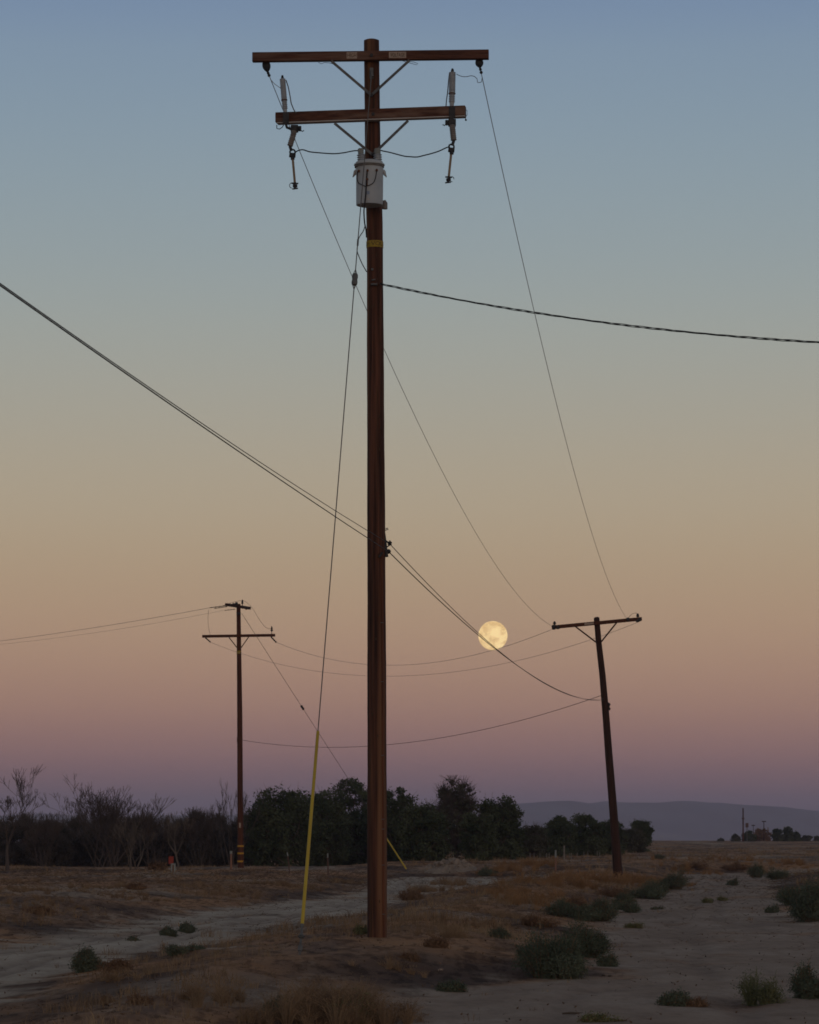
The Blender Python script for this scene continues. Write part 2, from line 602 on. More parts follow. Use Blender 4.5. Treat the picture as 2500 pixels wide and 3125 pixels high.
n1 = noise(0.8, 9, (1.0, 0.35, 1), 0.68)
sand = rmp(n1.outputs['Fac'], [(0.3, (0.31, 0.26, 0.205)), (0.5, (0.40, 0.345, 0.275)), (0.7, (0.48, 0.425, 0.35))])
n2 = noise(1.0, 9, (1.5, 0.40, 1), 0.75)
dirt = rmp(n2.outputs['Fac'], [(0.34, (0.075, 0.048, 0.036)), (0.45, (0.16, 0.105, 0.075)), (0.54, (0.24, 0.155, 0.10)), (0.66, (0.32, 0.26, 0.20))])
n3 = noise(0.22, 8, (1, 0.35, 1), 0.68)
ora = rmp(n3.outputs['Fac'], [(0.42, (0, 0, 0)), (0.56, (0.8, 0.8, 0.8))])
orc = t.nodes.new('ShaderNodeRGB'); orc.outputs[0].default_value = (0.34, 0.185, 0.088, 1)
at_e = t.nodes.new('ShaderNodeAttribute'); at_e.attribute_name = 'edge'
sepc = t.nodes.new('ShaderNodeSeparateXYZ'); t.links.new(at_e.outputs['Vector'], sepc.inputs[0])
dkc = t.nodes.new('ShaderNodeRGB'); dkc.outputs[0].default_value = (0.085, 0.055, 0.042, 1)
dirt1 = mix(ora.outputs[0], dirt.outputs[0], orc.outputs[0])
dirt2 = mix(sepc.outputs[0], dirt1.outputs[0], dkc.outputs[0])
n4 = noise(4.0, 6, (1.2, 0.4, 1), 0.7)
lit = rmp(n4.outputs['Fac'], [(0.48, (1.1, 1.1, 1.1)), (0.60, (0.42, 0.37, 0.33))])
mul = t.nodes.new('ShaderNodeMixRGB'); mul.blend_type = 'MULTIPLY'; mul.inputs[0].default_value = 0.75
fac = rmp(at_n.outputs['Fac'], [(0.0, (0, 0, 0)), (1.0, (1, 1, 1))])
wsh = rmp(n1.outputs['Fac'], [(0.3, (0.225, 0.170, 0.130)), (0.5, (0.30, 0.235, 0.185)), (0.7, (0.37, 0.31, 0.255))])
sand1 = mix(sepc.outputs[1], sand.outputs[0], wsh.outputs[0])
rtc = t.nodes.new('ShaderNodeRGB'); rtc.outputs[0].default_value = (0.20, 0.155, 0.125, 1)
rm = t.nodes.new('ShaderNodeMath'); rm.operation = 'MULTIPLY'; rm.inputs[1].default_value = 0.65
t.links.new(sepc.outputs[2], rm.inputs[0])
sand2 = mix(rm.outputs[0], sand1.outputs[0], rtc.outputs[0])
n6 = noise(1.0, 5, (0.5, 0.22, 1))
pz = rmp(n6.outputs['Fac'], [(0.52, (0, 0, 0)), (0.66, (0.6, 0.6, 0.6))])
sand3 = mix(pz.outputs[0], sand2.outputs[0], rtc.outputs[0])
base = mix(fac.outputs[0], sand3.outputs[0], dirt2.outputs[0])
lm1 = t.nodes.new('ShaderNodeMapRange'); lm1.inputs['To Min'].default_value = 0.22; lm1.inputs['To Max'].default_value = 0.85
t.links.new(at_n.outputs['Fac'], lm1.inputs['Value']); t.links.new(lm1.outputs[0], mul.inputs[0])
t.links.new(base.outputs[0], mul.inputs[1]); t.links.new(lit.outputs[0], mul.inputs[2])
t.links.new(mul.outputs[0], gb.inputs['Base Color'])
bp = t.nodes.new('ShaderNodeBump'); bp.inputs['Strength'].default_value = 0.45; bp.inputs['Distance'].default_value = 0.04
n5 = noise(9.0, 8, None, 0.7)
t.links.new(n5.outputs['Fac'], bp.inputs['Height']); t.links.new(bp.outputs[0], gb.inputs['Normal'])

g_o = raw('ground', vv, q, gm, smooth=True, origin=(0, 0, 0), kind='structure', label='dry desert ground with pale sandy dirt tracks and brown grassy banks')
cov = sstep(-0.35, 0.55, gd + fbm(GX.ravel(), GY.ravel(), 0.8, 4, 21) * 1.6)
# bare sandy scars on the banks
scar = sstep(0.06, 0.20, fbm(GX.ravel(), GY.ravel() * 0.6, 4.5, 5, 33))
cov = cov * (1 - 0.45 * scar)
for px_, py_, wx_, wy_ in ((900, 2880, 110, 12), (1330, 2790, 120, 9), (1535, 2727, 90, 8), (600, 2950, 150, 8), (2165, 2597, 40, 3)):
    ax_, ay_ = pxg(px_, py_); bx_, by_ = pxg(px_ + wx_, py_); cx_, cy_ = pxg(px_, py_ - wy_)
    ww = np.exp(-(((GX.ravel() - ax_) / (bx_ - ax_)) ** 2 + ((GY.ravel() - ay_) / (cy_ - ay_)) ** 2))
    cov = cov * (1 - 0.95 * sstep(0.35, 0.75, ww + 0.9 * fbm(GX.ravel(), GY.ravel() * 0.5, 1.6, 4, 91)))
far = sstep(600, 1100, np.hypot(GX.ravel(), GY.ravel()))
cov = np.clip(cov * (1 - far) + 0.8 * far, 0, 1)
# windblown litter streaks on the sand
cov = np.maximum(cov, 0.55 * sstep(0.12, 0.22, fbm(GX.ravel() * 0.7, GY.ravel() * 0.35, 1.1, 4, 44)))
ca = g_o.data.color_attributes.new('cover', 'FLOAT_COLOR', 'POINT')
cc = np.ones((len(vv), 4), np.float32); cc[:-1, :3] = cov[:, None]
ca.data.foreach_set('color', cc.ravel())
edg = sstep(-0.05, 0.35, gd) * (1 - sstep(0.9, 2.6, gd)) * sstep(-0.10, 0.12, fbm(GX.ravel(), GY.ravel() * 0.4, 2.4, 4, 52))  # dark brown litter on bank slopes, also standing in for missing relief shading
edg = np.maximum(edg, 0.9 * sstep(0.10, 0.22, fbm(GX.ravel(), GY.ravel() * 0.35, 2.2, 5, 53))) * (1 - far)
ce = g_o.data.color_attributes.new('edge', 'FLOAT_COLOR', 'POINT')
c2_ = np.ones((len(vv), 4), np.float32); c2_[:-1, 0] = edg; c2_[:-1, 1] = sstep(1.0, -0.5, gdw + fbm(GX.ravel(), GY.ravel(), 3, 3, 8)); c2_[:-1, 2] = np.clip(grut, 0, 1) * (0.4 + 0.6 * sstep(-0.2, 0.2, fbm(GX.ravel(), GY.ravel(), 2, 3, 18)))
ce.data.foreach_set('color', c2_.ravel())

# ------------------------------------------------------------------ mountains
prof = [(-1500, 2500), (-600, 2478), (-200, 2492), (0, 2490), (60, 2488), (120, 2482), (180, 2486), (300, 2494), (600, 2487), (900, 2480), (1200, 2470), (1450, 2458), (1590, 2451),
        (1680, 2444), (1740, 2445), (1800, 2452), (1850, 2446), (1930, 2448), (2010, 2449), (2080, 2446), (2160, 2447), (2270, 2455), (2330, 2461), (2400, 2465), (2500, 2476), (2800, 2490), (3300, 2480), (4200, 2505)]
YM = 6000.0
xs = np.arange(-1500, 4200, 12.0)
rows = np.interp(xs, [p[0] for p in prof], [p[1] for p in prof]) + (vnoise(xs / 40, xs * 0, 3) - 0.5) * 3.0
mv = []; nrow = 14
for k in range(nrow):
    tt = k / (nrow - 1)
    for x_, r_ in zip(xs, rows):
        top = at(x_, r_, YM)
        yy = YM - 900 * (1 - tt) + 60 * math.sin(x_ * 0.021 + k * 0.9)
        hh = (top.z + 5) * (tt ** 1.25) + (22 * (1 - tt) * tt * (float(vnoise(np.array([x_ / 55.0]), np.array([k * 0.45]), 8)[0]) - 0.5) * 2)
        mv.append((top.x * (yy / YM), yy, -5 + max(hh, -1 if k == 0 else 0)))
for x_, r_ in zip(xs, rows):
    top = at(x_, r_, YM)
    mv.append((top.x * 1.2, YM + 900, -6))
nx = len(xs)
ii = np.arange((nrow + 1) * nx).reshape(nrow + 1, nx)
mq = np.stack([ii[:-1, :-1], ii[:-1, 1:], ii[1:, 1:], ii[1:, :-1]], -1).reshape(-1, 4)
M['mount'] = mat('mountain_rock', (0.13, 0.11, 0.10), (0.19, 0.16, 0.14), scale=0.004, rough=0.95, detail=8)
raw('mountains', np.array(mv), mq, M['mount'], kind='structure', label='long low mountain ridge, bluish with distance, on the horizon')

# ------------------------------------------------------------------ haze
hz = MB()
X0, X1, Y0, Y1, Z0, Z1 = -7700, 7700, -7700, 7700, -9.0, 95.0
hz.add([(X0, Y0, Z0), (X1, Y0, Z0), (X1, Y1, Z0), (X0, Y1, Z0), (X0, Y0, Z1), (X1, Y0, Z1), (X1, Y1, Z1), (X0, Y1, Z1)],
       [(3, 2, 1, 0), (4, 5, 6, 7), (0, 1, 5, 4), (1, 2, 6, 5), (2, 3, 7, 6), (3, 0, 4, 7)])
hm = bpy.data.materials.new('haze_air')
hm.use_nodes = True
ht = hm.node_tree
ht.nodes.clear()
ho = ht.nodes.new('ShaderNodeOutputMaterial')
pv = ht.nodes.new('ShaderNodeVolumePrincipled')
pv.inputs['Color'].default_value = (0.75, 0.75, 1.0, 1)
pv.inputs['Density'].default_value = 0.00016
pv.inputs['Anisotropy'].default_value = 0.0
ht.links.new(pv.outputs[0], ho.inputs['Volume'])
haze = hz.build('haze', hm, smooth=False, kind='stuff', label='thin bluish evening haze over the desert plain')
if False:
    haze.hide_render = True

# ------------------------------------------------------------------ moon
mc = at(1504.5, 1940, 9500)
mrad = 44.5 / F * (mc - Vector((0, 0, CAMZ))).length
mm = bpy.data.materials.new('moon_light')
mm.use_nodes = True
t2 = mm.node_tree
t2.nodes.clear()
mo = t2.nodes.new('ShaderNodeOutputMaterial'); em = t2.nodes.new('ShaderNodeEmission')
tc2 = t2.nodes.new('ShaderNodeTexCoord'); mp2 = t2.nodes.new('ShaderNodeMapping')
mp2.inputs['Scale'].default_value = (1 / mrad,) * 3
mp2.inputs['Location'].default_value = (3.1, 0.4, 1.7)
t2.links.new(tc2.outputs['Object'], mp2.inputs[0])
mn = t2.nodes.new('ShaderNodeTexNoise'); mn.inputs['Scale'].default_value = 1.5; mn.inputs['Detail'].default_value = 3
t2.links.new(mp2.outputs[0], mn.inputs['Vector'])
mrp = t2.nodes.new('ShaderNodeValToRGB')
mrp.color_ramp.elements[0].position = 0.44; mrp.color_ramp.elements[0].color = (*lin((255, 222, 160)), 1)
mrp.color_ramp.elements[1].position = 0.58; mrp.color_ramp.elements[1].color = (*lin((226, 188, 130)), 1)
t2.links.new(mn.outputs['Fac'], mrp.inputs[0])
t2.links.new(mrp.outputs[0], em.inputs['Color'])
em.inputs['Strength'].default_value = 1.13
t2.links.new(em.outputs[0], mo.inputs['Surface'])
mb = MB(); mb.ball(mc, mrad, 1.0, 64)
mb.build('moon', mm, origin=mc, label='full golden moon hanging low in the dusk sky behind the wires', cat='moon')

# ------------------------------------------------------------------ main pole
YP = 41.0
axis = [(1151.5, 2858), (1151, 2400), (1150, 2000), (1148.5, 1600), (1146, 1100), (1144, 700), (1138, 480), (1134, 124)]
diam = [61, 59, 57, 55, 52, 50, 49, 47]
pb = at(1151.5, 2858, YP)
UP = empty('utility_pole', (pb.x, pb.y, gz(pb.x, pb.y)), 'tall brown wooden utility pole in front with two crossarms and grey transformer', 'utility pole', 'wooden utility poles along the tracks')
ax_pts = [at(x, y, YP) for x, y in axis]


def axis_at(row):
    r = [a[1] for a in axis][::-1]; xx = [a[0] for a in axis][::-1]; dd = diam[::-1]
    return float(np.interp(row, r, xx)), float(np.interp(row, r, dd)) / 2 / (F / YP)


P = []; R = []
rws = np.linspace(2858, 124, 60)
b0 = ax_pts[0]
P.append(Vector((b0.x, YP, b0.z - 0.8))); R.append(diam[0] / 2 * YP / F)
for r_ in rws:
    x_, rd = axis_at(r_)
    P.append(at(x_, r_, YP)); R.append(rd * (1 + 0.012 * math.sin(r_ * 0.013) + 0.008 * math.sin(r_ * 0.05)))
P.append(P[-1] + Vector((0, 0, 0.012))); R.append(R[-1] * 0.72)
MB().tube(P, R, 24).build('pole_shaft', M['pole'], UP)

# ground-wire moulding nailed up the front right of the shaft
mpnts = [at(1171 - (2858 - r_) * 0.0052, r_, YP - 0.095) for r_ in np.linspace(2862, 1700, 30)]
MB().tube(mpnts, 0.017, 8).build('ground_wire_moulding', M['strip'], UP)
for r_ in (2305, 2500, 2530, 2640, 2790, 2080, 1900):
    p = at(1171 - (2858 - r_) * 0.0052, r_, YP - 0.1145)
    MB().beam(p + Vector((-0.02, 0, 0)), p + Vector((0.02, 0, 0)), 0.006, 0.008, bev=0.001).build('staple', M['galv'], UP)
# long seasoning cracks
for x_, r0, r1 in ((1131, 2858, 2250), (1137, 2100, 1650), (1151, 1500, 1180), (1128, 1000, 880), (1140, 640, 790), (1143, 350, 190)):
    n_ = 14
    pts = []
    for k in range(n_):
        rr = r0 + (r1 - r0) * k / (n_ - 1)
        xa, rd = axis_at(rr)
        xx = x_ + 1.2 * math.sin(k * 1.7)
        off = (xx - xa) / (F / YP)
        off = max(min(off, rd * 0.9), -rd * 0.9)
        pts.append(at(xx, rr, YP - math.sqrt(rd * rd - off * off) + 0.0005))
    MB().tube(pts, 0.0035, 5).build('crack', M['ink'], UP)

gr = random.Random(12)
for k in range(26):
    rr = gr.uniform(700, 2800); xa, rd = axis_at(rr)
    off = gr.uniform(-0.75, 0.75) * rd
    p = at(xa, rr, YP) + Vector((off, -math.sqrt(rd * rd - off * off), 0))
    MB().tube([p + Vector((0, 0.004, gr.uniform(0.012, 0.05))), p + Vector((gr.uniform(-.004, .004), -0.0005, 0)), p + Vector((0, 0.004, -gr.uniform(0.012, 0.03)))], [0.002, gr.uniform(0.005, 0.010), 0.002], 6).build('spur_gouge', M['ink'], UP)

# top crossarm
ua, ub = at(771, 175.5, 40.93), at(1492, 167, 40.78)
UPA = MB().beam(ua, ub, 0.095, 0.122).build('crossarm', M['arm'], UP, label='upper crossarm with two pale lettered plates')
la, lb = at(843, 360.5, 41.05), at(1421, 339.5, 40.66)
LOA = MB().beam(la, lb, 0.12, 0.132).build('crossarm', M['arm'], UP, label='lower crossarm, reddish, carrying the fuse cutouts')
dn = Vector((0, 0, -0.074))
MB().beam(la + dn + Vector((0.02, 0, 0)), lb + dn, 0.118, 0.014, bev=0.002).build('pale_underside_strip', M['under'], LOA)  # thin strip added only to make the arm's underside paler


def strap(a, b, w=0.035, parent=UP, name='brace', m='galv', d=0.012):
    return MB().beam(a, b, d, w, up=(0, 0, 1), bev=0.002).build(name, M[m], parent)


strap(at(1011, 186, 40.80), at(1133, 290, 40.86))
strap(at(1250, 184, 40.75), at(1134, 290, 40.865))
strap(at(1021, 376, 40.87), at(1136, 471, 40.86))
strap(at(1246, 368, 40.76), at(1141, 469, 40.865))
for p in (at(1134, 168, 40.79), at(1139, 348, 40.78), at(1134, 290, 40.855), at(1138, 470, 40.855)):
    MB().tube([p + Vector((0, 0.02, 0)), p + Vector((0, -0.012, 0))], 0.022, 8).build('bolt', M['dark'], UP)
# lettered plates on the upper arm
for s, xa, xb in (('HIGH', 1059.5, 1091.5), ('VOLTAGE', 1188.5, 1241)):
    f_ = lambda px: (px - 771) / (1492 - 771)
    a = ua.lerp(ub, f_(xa)); b = ua.lerp(ub, f_(xb))
    dirv = (ub - ua).normalized(); nrm = Vector((dirv.y, -dirv.x, 0)).normalized()
    c = (a + b) / 2 + nrm * 0.0505
    w_ = (b - a).length
    pl = MB().beam(c - dirv * w_ / 2, c + dirv * w_ / 2, 0.004, 0.086, bev=0.001).build('sign_plate', M['plate'], UP)
    x_, z_, f2 = text_mesh(s, w_ * 0.84, 0.052)
    V_ = [tuple(c + dirv * float(i) + Vector((0, 0, float(j))) + nrm * 0.003) for i, j in zip(x_, z_)]
    raw('lettering', V_, f2, M['ink'], pl, smooth=False)
# yellow band with letters round the shaft
xa, rd = axis_at(747)
cb = at(xa, 747, YP)
bnd = MB().tube([cb + Vector((0, 0, -0.043)), cb + Vector((0, 0, 0.043))], rd * 1.02 + 0.003, 28).build('warning_band', M['band'], UP)
x_, z_, f2 = text_mesh('HIGH VOLTAGE', 0.62, 0.052)
rr = rd * 1.02 + 0.0045
V_ = [(cb.x + rr * math.sin(i / rr + 0.25), cb.y - rr * math.cos(i / rr + 0.25), cb.z + j) for i, j in zip(x_, z_)]
raw('lettering', V_, f2, M['ink'], bnd, smooth=False)


def sheds(mb, a, b, r0, r1, n, cap0=0.0, cap1=1.0):
    """ribbed insulator body from a to b"""
    prof = [(0, r0 * 0.8)]
    for k in range(n):
        t0 = cap0 + (cap1 - cap0) * k / n
        dt = (cap1 - cap0) / n
        prof += [(t0 + 0.1 * dt, r0), (t0 + 0.45 * dt, r1), (t0 + 0.6 * dt, r1), (t0 + 0.8 * dt, r0)]
    prof.append((1, r0 * 0.8))
    mb.lathe(a, b, prof, 14)


# dead-end insulators under the upper arm
for (x0, y0, x1, y1, xl, yl, Yd) in ((811, 188, 817, 219, 823, 234, 41.0), (1462, 182, 1465, 206, 1470, 226, 40.85)):
    i_ = MB()
    a = at(x0, y0, Yd); b = at(x1, y1, Yd + 0.05)
    i_.lathe(a, b, [(0, 0.035), (0.08, 0.048), (0.35, 0.055), (0.6, 0.052), (0.85, 0.034), (1, 0.015)], 14)
    io = i_.build('dead_end_insulator', M['poly'], UP)
    c = at(xl, yl, Yd + 0.1)
    MB().tube([b, b.lerp(c, 0.35)], 0.016, 8).ball(b.lerp(c, 0.3), 0.02).ball(b.lerp(c, 0.75), 0.022).tube([b.lerp(c, 0.3), c], 0.008, 6).build('clevis', M['dark'], io)

# lightning arresters and fuse cutouts
def arrester(x0, y0, x1, y1, Y0, r, lead):
    a = at(x1, y1, Y0); b = at(x0, y0, Y0)
    m_ = MB(); sheds(m_, a.lerp(b, 0.38), b, r * 0.86, r, 14)
    o = m_.build('lightning_arrester', M['porc'], UP)
    m2 = MB(); sheds(m2, a, a.lerp(b, 0.37), r * 0.72, r * 0.95, 5, 0.3, 1.0)
    m2.build('arrester_base', M['porc'], o)
    MB().tube([a.lerp(b, 0.365), a.lerp(b, 0.385)], r * 1.04, 14).build('collar', M['rust'], o)
    MB().tube([b, b.lerp(a, -0.05)], r * 0.45, 10).ball(b.lerp(a, -0.07), r * 0.4).build('end_cap', M['dark'], o)
    MB().tube(lead, 0.0075, 7).build('lead', M['steel'], o)
    return o


arrester(862.5, 240, 871, 345, 40.97, 0.040, [at(x, y, 40.9) for x, y in ((873, 244), (880, 265), (885, 290), (889, 315), (896, 333), (903, 345))])
arrester(1381, 220, 1379, 325, 40.72, 0.045, [at(x, y, 40.85) for x, y in ((1372, 222), (1369, 250), (1366, 285), (1363, 305), (1361, 330))])


def cutout(x0, y0, x1, y1, hx, hy, tx, ty, ex, ey, Y0, armx, army, r=0.04, side=1):
    a = at(x0, y0, Y0); b = at(x1, y1, Y0)
    m_ = MB(); sheds(m_, b, a, r * 0.86, r, 8)
    o = m_.build('fuse_cutout', M['porcb'], UP)
    # mounting bracket wrapped over the arm
    c = at(armx, army, Y0)
    br = MB()
    br.beam(c + Vector((0, 0, 0.075)), c + Vector((0, 0, -0.085)), 0.012, 0.08, up=(1, 0, 0), bev=0.002)
    br.beam(at(x0, y0 - 16, Y0 + 0.03), at(x0, y0 + 4, Y0 + 0.03), 0.09, 0.10, up=(1, 0, 0), bev=0.01)
    br.tube([c + Vector((0, 0.0, -0.085)), c + Vector((0.012 * side, 0.0, -0.13)), at(x0 - 8 * side, y0 - 4, Y0)], 0.018, 8)
    br.build('bracket', M['dark'], o)
    hk = MB()
    hk.tube([at(x0 + 14 * side, y0 - 8, Y0 - .04), at(x0 + 18 * side, y0 - 2, Y0 - .04), at(x0 + 24 * side, y0 + 2, Y0 - .04), at(x0 + 29 * side, y0 - 1, Y0 - .04)], 0.007, 6)
    hk.tube([at(x0 + 16 * side, y0 - 14, Y0 - .02), at(x0 + 16 * side, y0 + 1, Y0 - .02)], 0.022, 8)
    hk.build('contact_hook', M['dark'], o)
    # hinge casting
    h = at(hx, hy, Y0)
    hb = MB()
    hb.tube([b, b.lerp(h, 0.6)], 0.02, 8)
    ring = [h + Vector((0.034 * math.cos(k * math.pi / 5), 0, 0.026 + 0.034 * math.sin(k * math.pi / 5))) for k in range(11)]
    hb.tube(ring, 0.012, 7)
    hb.beam(h + Vector((-0.042, 0, -0.012)), h + Vector((0.04, 0, -0.02)), 0.05, 0.06, bev=0.012)
    hb.tube([h + Vector((0.0, 0, -0.03)), h + Vector((0.004, 0, -0.075))], 0.027, 9)
    hb.build('hinge', M['dark'], o)
    tt = at(tx, ty, Y0)
    MB().tube([h + Vector((0, 0, -0.03)), tt], 0.0155, 10).build('fuse_tube', M['tube'], o)
    e = at(ex, ey, Y0)
    fe = MB()
    fe.tube([tt, e], 0.018, 9)
    fe.tube([tt.lerp(e, 0.1) + Vector((-0.045, 0, 0)), tt.lerp(e, 0.15) + Vector((0.045, 0, 0))], 0.011, 6)
    fe.tube([tt.lerp(e, 0.55) + Vector((-0.03, 0, 0)), tt.lerp(e, 0.5) + Vector((0.03, 0, 0))], 0.02, 8)
    fe.tube([e + Vector((-0.04, 0, 0)), e + Vector((0.035, 0, 0.01))], 0.01, 6)
    rg = [tt.lerp(e, 0.45) + Vector((-0.045 * side + 0.026 * math.cos(k * 0.7), 0, 0.035 * math.sin(k * 0.7))) for k in range(8)]
    fe.tube(rg, 0.005, 5)
    fe.build('end_fitting', M['dark'], o)
    return o


cutout(899, 399, 885, 446, 893, 470, 900, 557, 901.5, 577, 40.9, 873, 359, 0.040, 1)
cutout(1380, 381, 1385, 429, 1378, 454, 1370, 538, 1368, 558, 40.62, 1380, 342, 0.041, -1)
# small hooks and loops of scrap wire
MB().tube([at(845, 381, 40.9), at(845, 392, 40.9), at(853, 394, 40.9), at(862, 388, 40.9), at(866, 381, 40.9)], 0.006, 6).build('wire_hook', M['dark'], UP)
MB().tube([at(1421, 334, 40.66), at(1426, 338, 40.66), at(1426, 350, 40.66), at(1421, 358, 40.66), at(1421, 366, 40.66)], 0.004, 6).ball(at(1422, 366, 40.66), 0.014).build('wire_hook', M['dark'], UP)
MB().tube([at(972, 190, 40.9), at(981, 195, 40.9), at(990, 191, 40.9), at(1005, 192, 40.9), at(1016, 195, 40.9)], 0.0035, 5).build('wire_end', M['wired'], UP)
MB().tube([at(1222, 184, 40.8), at(1250, 192, 40.8), at(1272, 198, 40.8), at(1276, 194, 40.8), at(1262, 189, 40.8), at(1244, 187, 40.8)], 0.0035, 5).build('wire_end', M['wired'], UP)
# jumpers
MB().tube([at(823, 234, 41.08), at(828, 245, 41.05), at(838, 256, 41.02), at(855, 268, 41.0), at(861, 270, 40.99)], 0.0045, 6).build('jumper_wire', M['wire'], UP)
MB().tube([at(x, y, 40.8) for x, y in ((1393, 226), (1403, 231), (1413, 234), (1425, 234), (1438, 231), (1448, 233), (1456, 240), (1458, 252), (1465, 251.5), (1470, 250), (1471, 240))], 0.0045, 6).build('jumper_wire', M['wired'], UP)


def smooth_pts(pts, n=6):
    pts = [Vector(p) for p in pts]
    o = []
    for i in range(len(pts) - 1):
        p0 = pts[max(i - 1, 0)]; p1 = pts[i]; p2 = pts[i + 1]; p3 = pts[min(i + 2, len(pts) - 1)]
        for k in range(n):
            s = k / n
            o.append(0.5 * ((2 * p1) + (p2 - p0) * s + (2 * p0 - 5 * p1 + 4 * p2 - p3) * s * s + (3 * p1 - p0 - 3 * p2 + p3) * s ** 3))
    o.append(pts[-1])
    return o


MB().tube(smooth_pts([at(x, y, 40.8) for x, y in ((896, 470), (909, 460), (925, 457), (945, 463), (972, 466), (1018, 469), (1050, 466), (1065, 463), (1082, 460), (1098, 460))]), 0.0085, 7).build('jumper_wire', M['cable'], UP)
MB().tube(smooth_pts([at(x, y, 40.7) for x, y in ((1156, 455), (1166, 460), (1190, 465), (1232, 476), (1250, 478), (1273, 479), (1295, 474), (1315, 469), (1340, 461), (1364, 450), (1374, 449))]), 0.0085, 7).build('jumper_wire', M['cable'], UP)

# transformer
TY = 40.66
s_ = YP / F
tb = at(1128, 628, TY); tt_ = at(1128.5, 505, TY)
_tr = None
TR = MB().lathe(tb, tt_, [(0, 0.150), (0.012, 0.172), (0.05, 0.174), (0.5, 0.176), (0.93, 0.176), (1.0, 0.176)], 40).build('transformer', M['tank'], UP)
lid0 = at(1127.5, 507, TY); lid1 = at(1127.5, 492, TY)
MB().lathe(lid0, lid1, [(0, 0.188), (0.12, 0.200), (0.34, 0.200), (0.40, 0.186), (0.7, 0.178), (1.0, 0.15)], 40).build('lid', M['tank'], TR)
MB().lathe(at(1127.5, 512, TY), at(1127.5, 508, TY), [(0, 0.181), (0.2, 0.193), (0.8, 0.193), (1, 0.181)], 40).build('clamp_ring', M['porcb'], TR)
for bx in (1102, 1152.5):
    b_ = MB(); a0 = at(bx + 2, 497, TY + 0.02); b1 = at(bx, 470, TY + 0.02)
    sheds(b_, a0, b1, 0.040, 0.056, 4)
    bo_ = b_.build('bushing', M['porc'], TR)
    MB().lathe(at(bx, 471, TY + 0.02), at(bx - 1, 453, TY + 0.02), [(0, 0.030), (0.1, 0.038), (0.85, 0.040), (1.0, 0.030)], 14).build('bushing_cap', M['white'], bo_)
for sx, x0 in ((-1, 1087), (1, 1170)):
    MB().tube([at(x0 - 3 * sx, 521, TY), at(x0 + 2 * sx, 526, TY), at(x0 + 5 * sx, 532, TY), at(x0 + 10 * sx, 541, TY)], [0.030, 0.028, 0.018, 0.006], 8).build('lifting_lug', M['tank'], TR)
MB().tube([at(1175, 638, TY + 0.05), at(1175, 620, TY + 0.05), at(1172, 612, TY + 0.05)], [0.034, 0.034, 0.022], 12).build('drain_boss', M['porcb'], TR)
for px_, py_ in ((1095, 523), (1122, 521), (1150, 520), (1121, 548)):
    dx = (px_ - 1128.5) * s_
    p = at(px_, py_, TY - math.sqrt(max(0.176 ** 2 - dx * dx, 0)))
    MB().tube([p + Vector((0, 0.01, 0)), p + Vector((0, -0.03, 0))], 0.016, 8).build('terminal', M['rust'], TR)


def tank_patch(name, x0, x1, y0, y1, m):
    n_ = 6; V = []
    for py in (y0, y1):
        for k in range(n_):
            px = x0 + (x1 - x0) * k / (n_ - 1)
            V.append(tuple(on_tank(px, py, 0.0025)))
    raw(name, V, [(k, k + 1, n_ + k + 1, n_ + k) for k in range(n_ - 1)], M[m], TR)


def on_tank(px, py, o=0.012):
    dx = (px - 1128.5) * s_
    return at(px, py, TY - math.sqrt(max(0.176 ** 2 - dx * dx, 0)) - o)


tank_patch('sticker', 1119, 1128, 583, 593, 'sticker')
tank_patch('rust_stain', 1120, 1122.5, 552, 566, 'rust')
tank_patch('rust_stain', 1121, 1127, 605, 611, 'under')
MB().tube(smooth_pts([on_tank(x, y) for x, y in ((1092, 521), (1090, 545), (1094, 558), (1105, 564), (1116, 569))], 4), 0.0055, 6).build('secondary_lead', M['cable'], TR)
MB().tube(smooth_pts([on_tank(x, y) for x, y in ((1150, 520), (1147, 540), (1141, 556), (1130, 564), (1118, 568))], 4), 0.0055, 6).build('secondary_lead', M['cable'], TR)
MB().tube(smooth_pts([on_tank(x, y) for x, y in ((1121, 521), (1118, 560), (1116, 600), (1112, 632))] + [at(1111, 650, 40.55), at(1113, 680, 40.75), at(1117, 700, 40.9), at(1119, 725, 40.95)], 4), 0.009, 6).build('secondary_lead', M['cable'], TR)
MB().beam(at(1120, 500, 40.87), at(1146, 500, 40.87), 0.07, 0.05).build('mounting_bracket', M['dark'], TR)
MB().beam(at(1120, 600, 40.87), at(1146, 600, 40.87), 0.07, 0.05).build('mounting_bracket', M['dark'], TR)

# bracket holding the guy, service clamp, secondary rack
MB().beam(at(1134, 207, 40.885), at(1134, 240, 40.885), 0.02, 0.05, up=(1, 0, 0)).beam(at(1134, 216, 40.87), at(1137, 234, 40.85), 0.03, 0.035, up=(1, 0, 0)).build('guy_bracket', M['galv'], UP)
sc = MB()
sc.beam(at(1132, 868, 40.86), at(1152, 868, 40.86), 0.05, 0.022).beam(at(1134, 855, 40.87), at(1146, 853, 40.87), 0.03, 0.018)
sc.beam(at(1133, 822, 40.88), at(1140, 822, 40.88), 0.02, 0.03)
sc.build('service_clamp', M['galv'], UP)
rk = MB()
rk.beam(at(1181, 1700, 40.97), at(1172, 1628, 40.97), 0.02, 0.04, up=(1, 0, 0))
rk.tube([at(1171, 1619, 41), at(1180, 1617, 41), at(1185, 1616, 41), at(1184, 1612, 41), at(1177, 1613, 41)], 0.006, 6)
rk.tube([at(1172, 1646, 41), at(1181, 1653, 41), at(1190, 1660, 41.05)], 0.012, 7)
rk.tube([at(1188, 1650, 41), at(1193, 1652, 41)], 0.007, 6)
rk.tube([at(1192, 1662, 41), at(1183, 1668, 41), at(1172, 1673, 41)], 0.009, 6)
rk.tube([at(1172, 1672, 41), at(1186, 1683, 41), at(1172, 1685, 41)], 0.012, 7)
